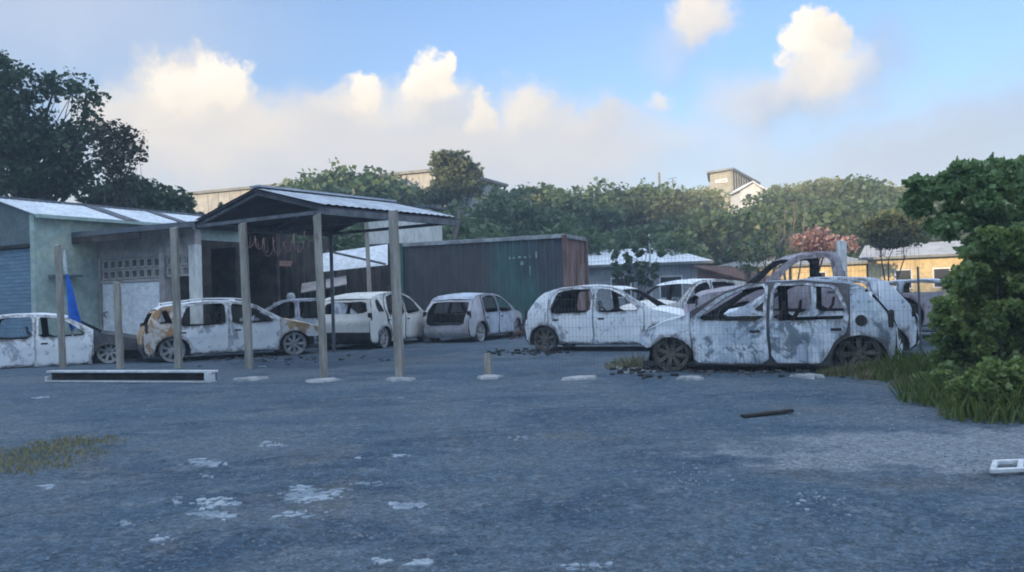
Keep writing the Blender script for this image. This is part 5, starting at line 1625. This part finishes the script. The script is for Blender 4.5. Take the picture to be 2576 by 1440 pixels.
for depth, lst, kinds in rows:
    lst = sorted(lst)
    for i, (px, py) in enumerate(lst):
        kd = kinds[hr.randrange(len(kinds))]
        dd = depth + hr.uniform(-2.0, 2.0) + (13 if depth == 45 and 1700 < px < 2400 else 0)
        x = P(px, py, dd).x; gz = terrain_z(x, dd)
        top = P(px, py, dd).z
        h = max(1.6, top - gz) * (hr.uniform(.92, 1.12) if depth == 66 else hr.uniform(.74, 1.08)); s = h / 4.05
        sx = max(s * hr.uniform(.9, 1.2), depth / 54 * .95)
        if len(protos) <= kd or protos[kd] is None:
            while len(protos) <= kd: protos.append(None)
            lm, sd = PR[kd]
            t = make_tree('hillside_tree', '', 'tree', (0, 0, 0), hill_clumps(sd), 7600, .22, lm, 'palebark' if kd in (1, 3) else 'bark', r0=.15, seed=sd, gap=.42)
            protos[kd] = t
            t.location = (x, dd, gz - .1); t.rotation_euler = (0, 0, hr.uniform(0, 6.28)); t.scale = (sx, sx, s)
            t['label'] = labels[depth] + ', ' + ordn(i, len(lst)); t['group'] = 'trees on the wooded slope, row at %d' % depth
        else:
            copy_tree(protos[kd], (x, dd, gz - .1), hr.uniform(0, 6.28), (sx, sx, s), labels[depth] + ', ' + ordn(i, len(lst)), 'trees on the wooded slope, row at %d' % depth)
# lit bush before the right yellow house
D = 30.0
make_tree('round_bush', 'round olive bush left of the hedge, above the yellow house', 'bush', (P(2230, 640, D).x, D, 0),
    [cl(2225, 560, 60, 30, D), cl(2270, 570, 60, 40, D), cl(2200, 585, 42, 26, D), cl(2250, 600, 66, 26, D)], 6500, .14, 'leafH2', r0=.06, seed=31, gap=.25, fork=.2)
# scorched pinkish shrub and bare branches
D = 37.0
make_tree('scorched_shrub', 'scorched pinkish brown shrub rising over the pickup cab', 'shrub', (P(2040, 700, D).x, D, 0),
    [cl(2020, 605, 34, 22, D, .8), cl(2060, 592, 34, 22, D, .8), cl(2095, 615, 32, 24, D, .8), cl(2130, 612, 30, 22, D, .7), cl(2045, 625, 40, 20, D, .7)], 2200, .14, 'leafP', 'rust_roof', r0=.09, seed=33, gap=.6, fork=.45)
def bare_bush(name, label, px, py, depth, tips, r0, seed, barkm, leaf=None, nl=0, ls=.1):
    b = P(px, py, depth); b.z = 0; r = random.Random(seed)
    root = thing(name, b, label, 'shrub'); m = MB(); cls = []
    for tx, ty in tips:
        e = P(tx, ty, depth + r.uniform(-.5, .5)) - b
        mid = e * .5 + Vector((r.uniform(-.2, .2), r.uniform(-.2, .2), r.uniform(0, .2)))
        m.tube([(r.uniform(-.05, .05), 0, -.05), mid, e], [r0, r0 * .6, r0 * .15], 5)
        for _ in range(6):
            s = mid + (e - mid) * r.random(); q = s + Vector((r.uniform(-.5, .5), r.uniform(-.5, .5), r.uniform(0, .6)))
            m.tube([s, (s + q) / 2 + Vector((0, 0, .04)), q], [r0 * .35, r0 * .2, r0 * .07], 4)
            cls.append((tuple(q), (.16, .16, .14), 1.0))
    m.build('branches', M[barkm], root, world=False, sharp=60)
    if leaf: link('leaves', quads_mesh('leaves', leaf_arrays(cls, nl, ls, seed, .3)), M[leaf], root)
bare_bush('bare_shrub', 'half-bare shrub with thin branches before the yellow house', 1925, 720, 22.5, [(1850, 620), (1880, 600), (1905, 590), (1935, 575), (1960, 600), (1985, 580), (1875, 640)], .035, 41, 'palebark', 'leafH', 420, .12)
bare_bush('leafy_shrub', 'dark leafy shrub against the wall of the low grey house', 1590, 710, 36, [(1545, 650), (1575, 635), (1600, 622), (1625, 640), (1650, 655), (1560, 680), (1630, 680)], .04, 43, 'bark', 'leafL', 900, .22)
bare_bush('dead_shrub', 'tall pale dead branches rising among the slope trees', 1985, 700, 34, [(1955, 560), (1975, 530), (2005, 500), (2025, 505), (1990, 560)], .05, 47, 'palebark')

def fill_clumps(poly, step, rad, depth, spread, seed, sparse=()):
    r = random.Random(seed); out = []
    xs = [p[0] for p in poly]; ys = [p[1] for p in poly]
    y = min(ys)
    while y < max(ys):
        x = min(xs)
        while x < max(xs):
            q = (x + r.uniform(-.5, .5) * step, y + r.uniform(-.5, .5) * step)
            if pip(q, poly):
                w = r.uniform(.6, 1.2)
                for (a, b, c_, d_, f) in sparse:
                    if a < q[0] < c_ and b < q[1] < d_: w *= f
                out.append(cl(q[0], q[1], rad * r.uniform(.6, 1.3), rad * r.uniform(.5, 1.1), depth + r.uniform(-spread, spread), w))
            x += step
        y += step
    return out
# the hedge and weeds at the right edge
D = 11.5
make_tree('hedge_tree', 'tall dark green hedge tree rising at the right edge', 'tree', (P(2560, 900, D).x, D, 0),
    fill_clumps([(2268, 500), (2285, 450), (2370, 430), (2450, 415), (2530, 408), (2660, 400), (2660, 760), (2440, 740), (2450, 660), (2420, 590), (2330, 570), (2285, 540)], 33, 30, D, .45, 81, [(2300, 540, 2440, 640, .5)]),
    32000, .078, 'leafR', r0=.03, seed=51, gap=.36, fork=.3, upb=.05, shell=.5)
D = 10.0
make_tree('hedge_shrub', 'dense green shrub below the hedge tree, right of the big mottled car', 'shrub', (P(2490, 960, D).x, D - .2, 0),
    fill_clumps([(2385, 720), (2410, 650), (2450, 610), (2660, 560), (2660, 1010), (2400, 975), (2330, 950), (2340, 880), (2362, 800)], 36, 34, D, .35, 83),
    32000, .070, 'leafR2', r0=.02, seed=53, gap=.32, fork=.2, upb=.05, shell=.5)
D = 8.0
make_tree('weed_clump', 'bright green weed clump in front of the hedge, right edge', 'shrub', (P(2520, 1050, D).x, D, 0),
    [cl(2460, 985, 50, 50, D, .9), cl(2530, 970, 60, 62, D), cl(2610, 960, 60, 80, D), cl(2500, 1035, 70, 28, D), cl(2590, 1035, 70, 30, D), cl(2415, 975, 30, 26, D + .6), cl(2370, 955, 30, 22, D + 1.2), cl(2330, 950, 26, 14, D + 1.8), cl(2430, 1010, 34, 22, D + .2)],
    15000, .06, 'leafR2', r0=.02, seed=57, gap=.35, fork=.1)

def grass(name, polys, n, h, leafm, seed, width=.006):
    """blades scattered inside ground ellipses given in display pixels: (px, py, rx_m, ry_m)"""
    r = np.random.default_rng(seed); vs = []
    wts = np.array([p[2] * p[3] for p in polys]); wts = wts / wts.sum()
    ks = r.choice(len(polys), n, p=wts)
    for k in ks:
        px, py, rx, ry = polys[k]; g = G(px, py)
        a = r.random() * 6.283; q = r.random() ** .6
        x = g.x + rx * q * math.cos(a); y = g.y + ry * q * math.sin(a)
        hh = h * r.uniform(.4, 1.25) * (1.15 - q * .6); d = r.random() * 6.283; ln = hh * r.uniform(.15, .7)
        w = width * r.uniform(.7, 1.6); c, s = math.cos(d), math.sin(d)
        vs += [(x - s*w, y + c*w, 0), (x + s*w, y - c*w, 0), (x + c*ln + s*w*.2, y + s*ln - c*w*.2, hh), (x + c*ln*.5 - s*w*.8, y + s*ln*.5 + c*w*.8, hh*.62)]
    o = link(name, quads_mesh(name, np.array(vs)), M[leafm])
    return stuff(o)
grass('tall_grass', [(2440, 1010, .7, .8), (2530, 1050, .6, .5), (2360, 955, .8, .7), (2290, 945, .7, .5), (2480, 960, .7, .9)], 5200, .34, 'grassG', 61)
grass('dry_grass', [(2180, 942, .7, .25), (2270, 952, .7, .25), (2130, 945, .4, .15), (2340, 975, .5, .3)], 2200, .18, 'grassD', 62)
grass('weed_grass', [(60, 1155, .75, .55), (150, 1125, .6, .40), (10, 1180, .6, .4), (200, 1110, .5, .3)], 1500, .045, 'grassD', 63, .006)
grass('rubble_weeds', [(1600, 925, .55, .35)], 420, .22, 'grassD', 64)

# ------------------------------------------------------------------ things lying about
def build_channel():
    p0 = G(112, 962); p1 = G(532, 964)
    d = (p1 - p0); ln = d.length; d.normalize(); n = Vector((-d.y, d.x, 0))
    root = thing('steel_channel', p0, 'long white steel channel lying open-side out on the ground, left', 'steel channel')
    Q = lambda t, b, z: p0 + d*t + n*b + Vector((0, 0, z))
    def slab(nm, t0, t1, b0, b1, z0, z1, mt):
        MB().prism([Q(t0, b0, z0), Q(t1, b0, z0), Q(t1, b0, z1), Q(t0, b0, z1)], n*(b1-b0)).build(nm, M[mt], root, bevel=.004)
    slab('lower_flange', 0, ln - .02, 0, .16, .003, .025, 'white_paint')
    slab('upper_flange', .03, ln + .02, .01, .16, .165, .20, 'white_paint')
    slab('web', .02, ln - .02, .13, .158, .026, .164, 'black')
    slab('end_plate', ln - .14, ln - .01, -.01, .12, .026, .164, 'white_paint')
    slab('end_plate', .0, .05, .01, .12, .026, .10, 'white_paint')
build_channel()
def build_flag():
    g = G(172, 918); g.y += .3
    root = thing('blue_parasol', g, 'bright blue furled cloth on a white pole beside the leftmost post', 'parasol')
    top = P(164, 643, g.y)
    ax_ = (top - g)
    MB().tube([g, g + ax_], [.022, .018], 8).build('pole', M['white_paint'], root)
    # furled cloth: pleated cone widening downwards
    vs, fs = [], []
    n, rows_ = 26, 12
    zt = P(166, 690, g.y).z; zb = P(190, 828, g.y).z
    for j in range(rows_):
        f = j / (rows_ - 1); z = zt + (zb - zt) * f
        cx = g.x + ax_.x * (z / ax_.z) + .10 * f; rad = .03 + .115 * f ** .8
        for k in range(n):
            a = 2 * math.pi * k / n; q = rad * (1 + .28 * math.sin(a * 7 + f * 2) * f + .1 * math.sin(a * 3))
            vs.append((cx + q * math.cos(a) * (1 - .1*f), g.y + q * .6 * math.sin(a), z + (.05 * math.sin(a * 4) if j == rows_ - 1 else 0)))
    for j in range(rows_ - 1):
        for k in range(n):
            fs.append((j*n+k, j*n+(k+1) % n, (j+1)*n+(k+1) % n, (j+1)*n+k))
    MB().add(vs, fs).build('cloth', M['blue_cloth'], root, sharp=70)
    p = P(163, 660, g.y)
    MB().lathe([(.0, .3), (.03, .28), (.035, .0), (.02, -.25)], 10, 'Z', p - Vector((0, 0, .02))).build('cap', M['white_paint'], root)
build_flag()
o = MB()
p0, p1 = G(1868, 1052), G(1993, 1040)
o.bar((0, 0, .02), p1 - p0 + Vector((0, 0, .03)), .07, .03)
o = o.build('charred_stick', M['black'], world=False, bevel=.006); o.location = p0
tag(o, 'short black charred stick lying alone on the gravel', 'stick')
def build_white_frame():
    a0 = G(2492, 1197); b0 = G(2499, 1175)
    d = Vector((1, .06, 0)).normalized(); n = (b0 - a0); wd = n.length; n.normalize()
    root = thing('plastic_crate_rim', a0, 'small white plastic frame lying flat at the lower right edge', 'frame')
    Q = lambda t, b, z: a0 + d*t + n*b + Vector((0, 0, z))
    for nm, A, B in (('long_side', (0, 0), (.52, 0)), ('long_side', (0, wd), (.52, wd)), ('short_side', (.016, .019), (.016, wd - .019)), ('short_side', (.50, .019), (.50, wd - .019)), ('crossbar', (.20, .019), (.20, wd - .019))):
        MB().bar(Q(*A, .03), Q(*B, .03), .036, .03).build(nm, M['white_paint'], root, bevel=.005)
build_white_frame()
# white flakes scattered over the gravel (clusters nobody could count)
def flakes(name, clusters, seed):
    r = random.Random(seed); m = MB()
    for (px, py, sx, sy, n, s) in clusters:
        for k in range(int(n * 2.2)):
            g = G(px + r.gauss(0, sx * .5), py + r.gauss(0, sy * .5))
            q = s * (.25 + .9 * r.random() ** 2)
            slab_mesh([v for v in blobpoly((g.x, g.y), q, q * r.uniform(.35, .9), 6, r.random(), r.uniform(0, 3), .45)], r.uniform(.002, .006), m, z=.004 + .018 * mnoise.noise(Vector((g.x * 0.7, g.y * 0.7, 0))) * sstep(11.5, 9, g.y))
    return stuff(m.build(name, M['flake'], sharp=0, fix=False))
flakes('white_flakes', [(520, 1170, 55, 9, 26, .045), (515, 1200, 18, 5, 6, .03), (690, 1122, 30, 8, 12, .04), (780, 1245, 70, 22, 60, .055), (760, 1300, 60, 10, 12, .035),
    (930, 1220, 40, 5, 10, .04), (1030, 1274, 48, 6, 14, .06), (545, 1265, 50, 14, 30, .04), (530, 1298, 50, 12, 30, .045), (440, 1258, 14, 16, 5, .035), (1000, 1146, 22, 3, 4, .045),
    (906, 1154, 5, 2, 1, .05), (1310, 1105, 30, 6, 6, .035), (1010, 1002, 6, 2, 2, .05), (1145, 985, 8, 2, 2, .04), (660, 922, 10, 2, 2, .09), (110, 1000, 22, 3, 3, .11), (118, 1227, 16, 4, 3, .06),
    (320, 1322, 20, 8, 6, .04), (400, 1365, 30, 7, 6, .035), (1900, 1130, 3, 1, 1, .04), (1470, 1430, 70, 8, 10, .03), (1060, 1420, 25, 8, 9, .04), (960, 1415, 20, 8, 6, .03), (2060, 1255, 80, 30, 14, .02), (1760, 1200, 160, 60, 30, .015), (2230, 1050, 160, 50, 16, .016)], 5)
# ash and rubble by the big car's front wheel
def rubble(name, px, py, sx, sy, n, s, mt, seed):
    r = random.Random(seed); m = MB()
    for k in range(n):
        g = G(px + r.gauss(0, sx), py + r.gauss(0, sy)); q = s * r.uniform(.3, 1.2)
        a = Matrix.Rotation(r.uniform(0, 6), 4, 'Z') @ Matrix.Rotation(r.uniform(-.5, .5), 4, 'X')
        m.box((-q, -q*.6, -q*.3), (q, q*.6, q*.4), Matrix.Translation((g.x, g.y, q*.3)) @ a)
    return stuff(m.build(name, M[mt]))
rubble('pale_rubble', 1592, 928, 28, 9, 34, .05, 'pad', 71)
rubble('burnt_debris', 1600, 930, 34, 9, 60, .05, 'black', 72)
rubble('burnt_debris', 1350, 888, 60, 4, 60, .05, 'black', 73)
rubble('burnt_debris', 1850, 938, 120, 4, 90, .045, 'ash', 74)
rubble('burnt_debris', 600, 905, 140, 5, 70, .05, 'ash', 75)

# ------------------------------------------------------------------ slight haze, added and thickened to lift dark tones
def build_haze():
    m = bpy.data.materials.new('haze_air'); m.use_nodes = True
    N, L = m.node_tree.nodes, m.node_tree.links
    N.clear()
    out = N.new('ShaderNodeOutputMaterial'); v = N.new('ShaderNodeVolumePrincipled')
    v.inputs['Color'].default_value = (0.80, 0.90, 1.0, 1)
    v.inputs['Density'].default_value = HAZE
    v.inputs['Anisotropy'].default_value = 0.0
    L.new(v.outputs[0], out.inputs['Volume'])
    o = MB().box((-402, -402, -1.2), (402, 402, 44)).build('haze', m, sharp=0)
    stuff(o)
HAZE = 0.0027
build_haze()
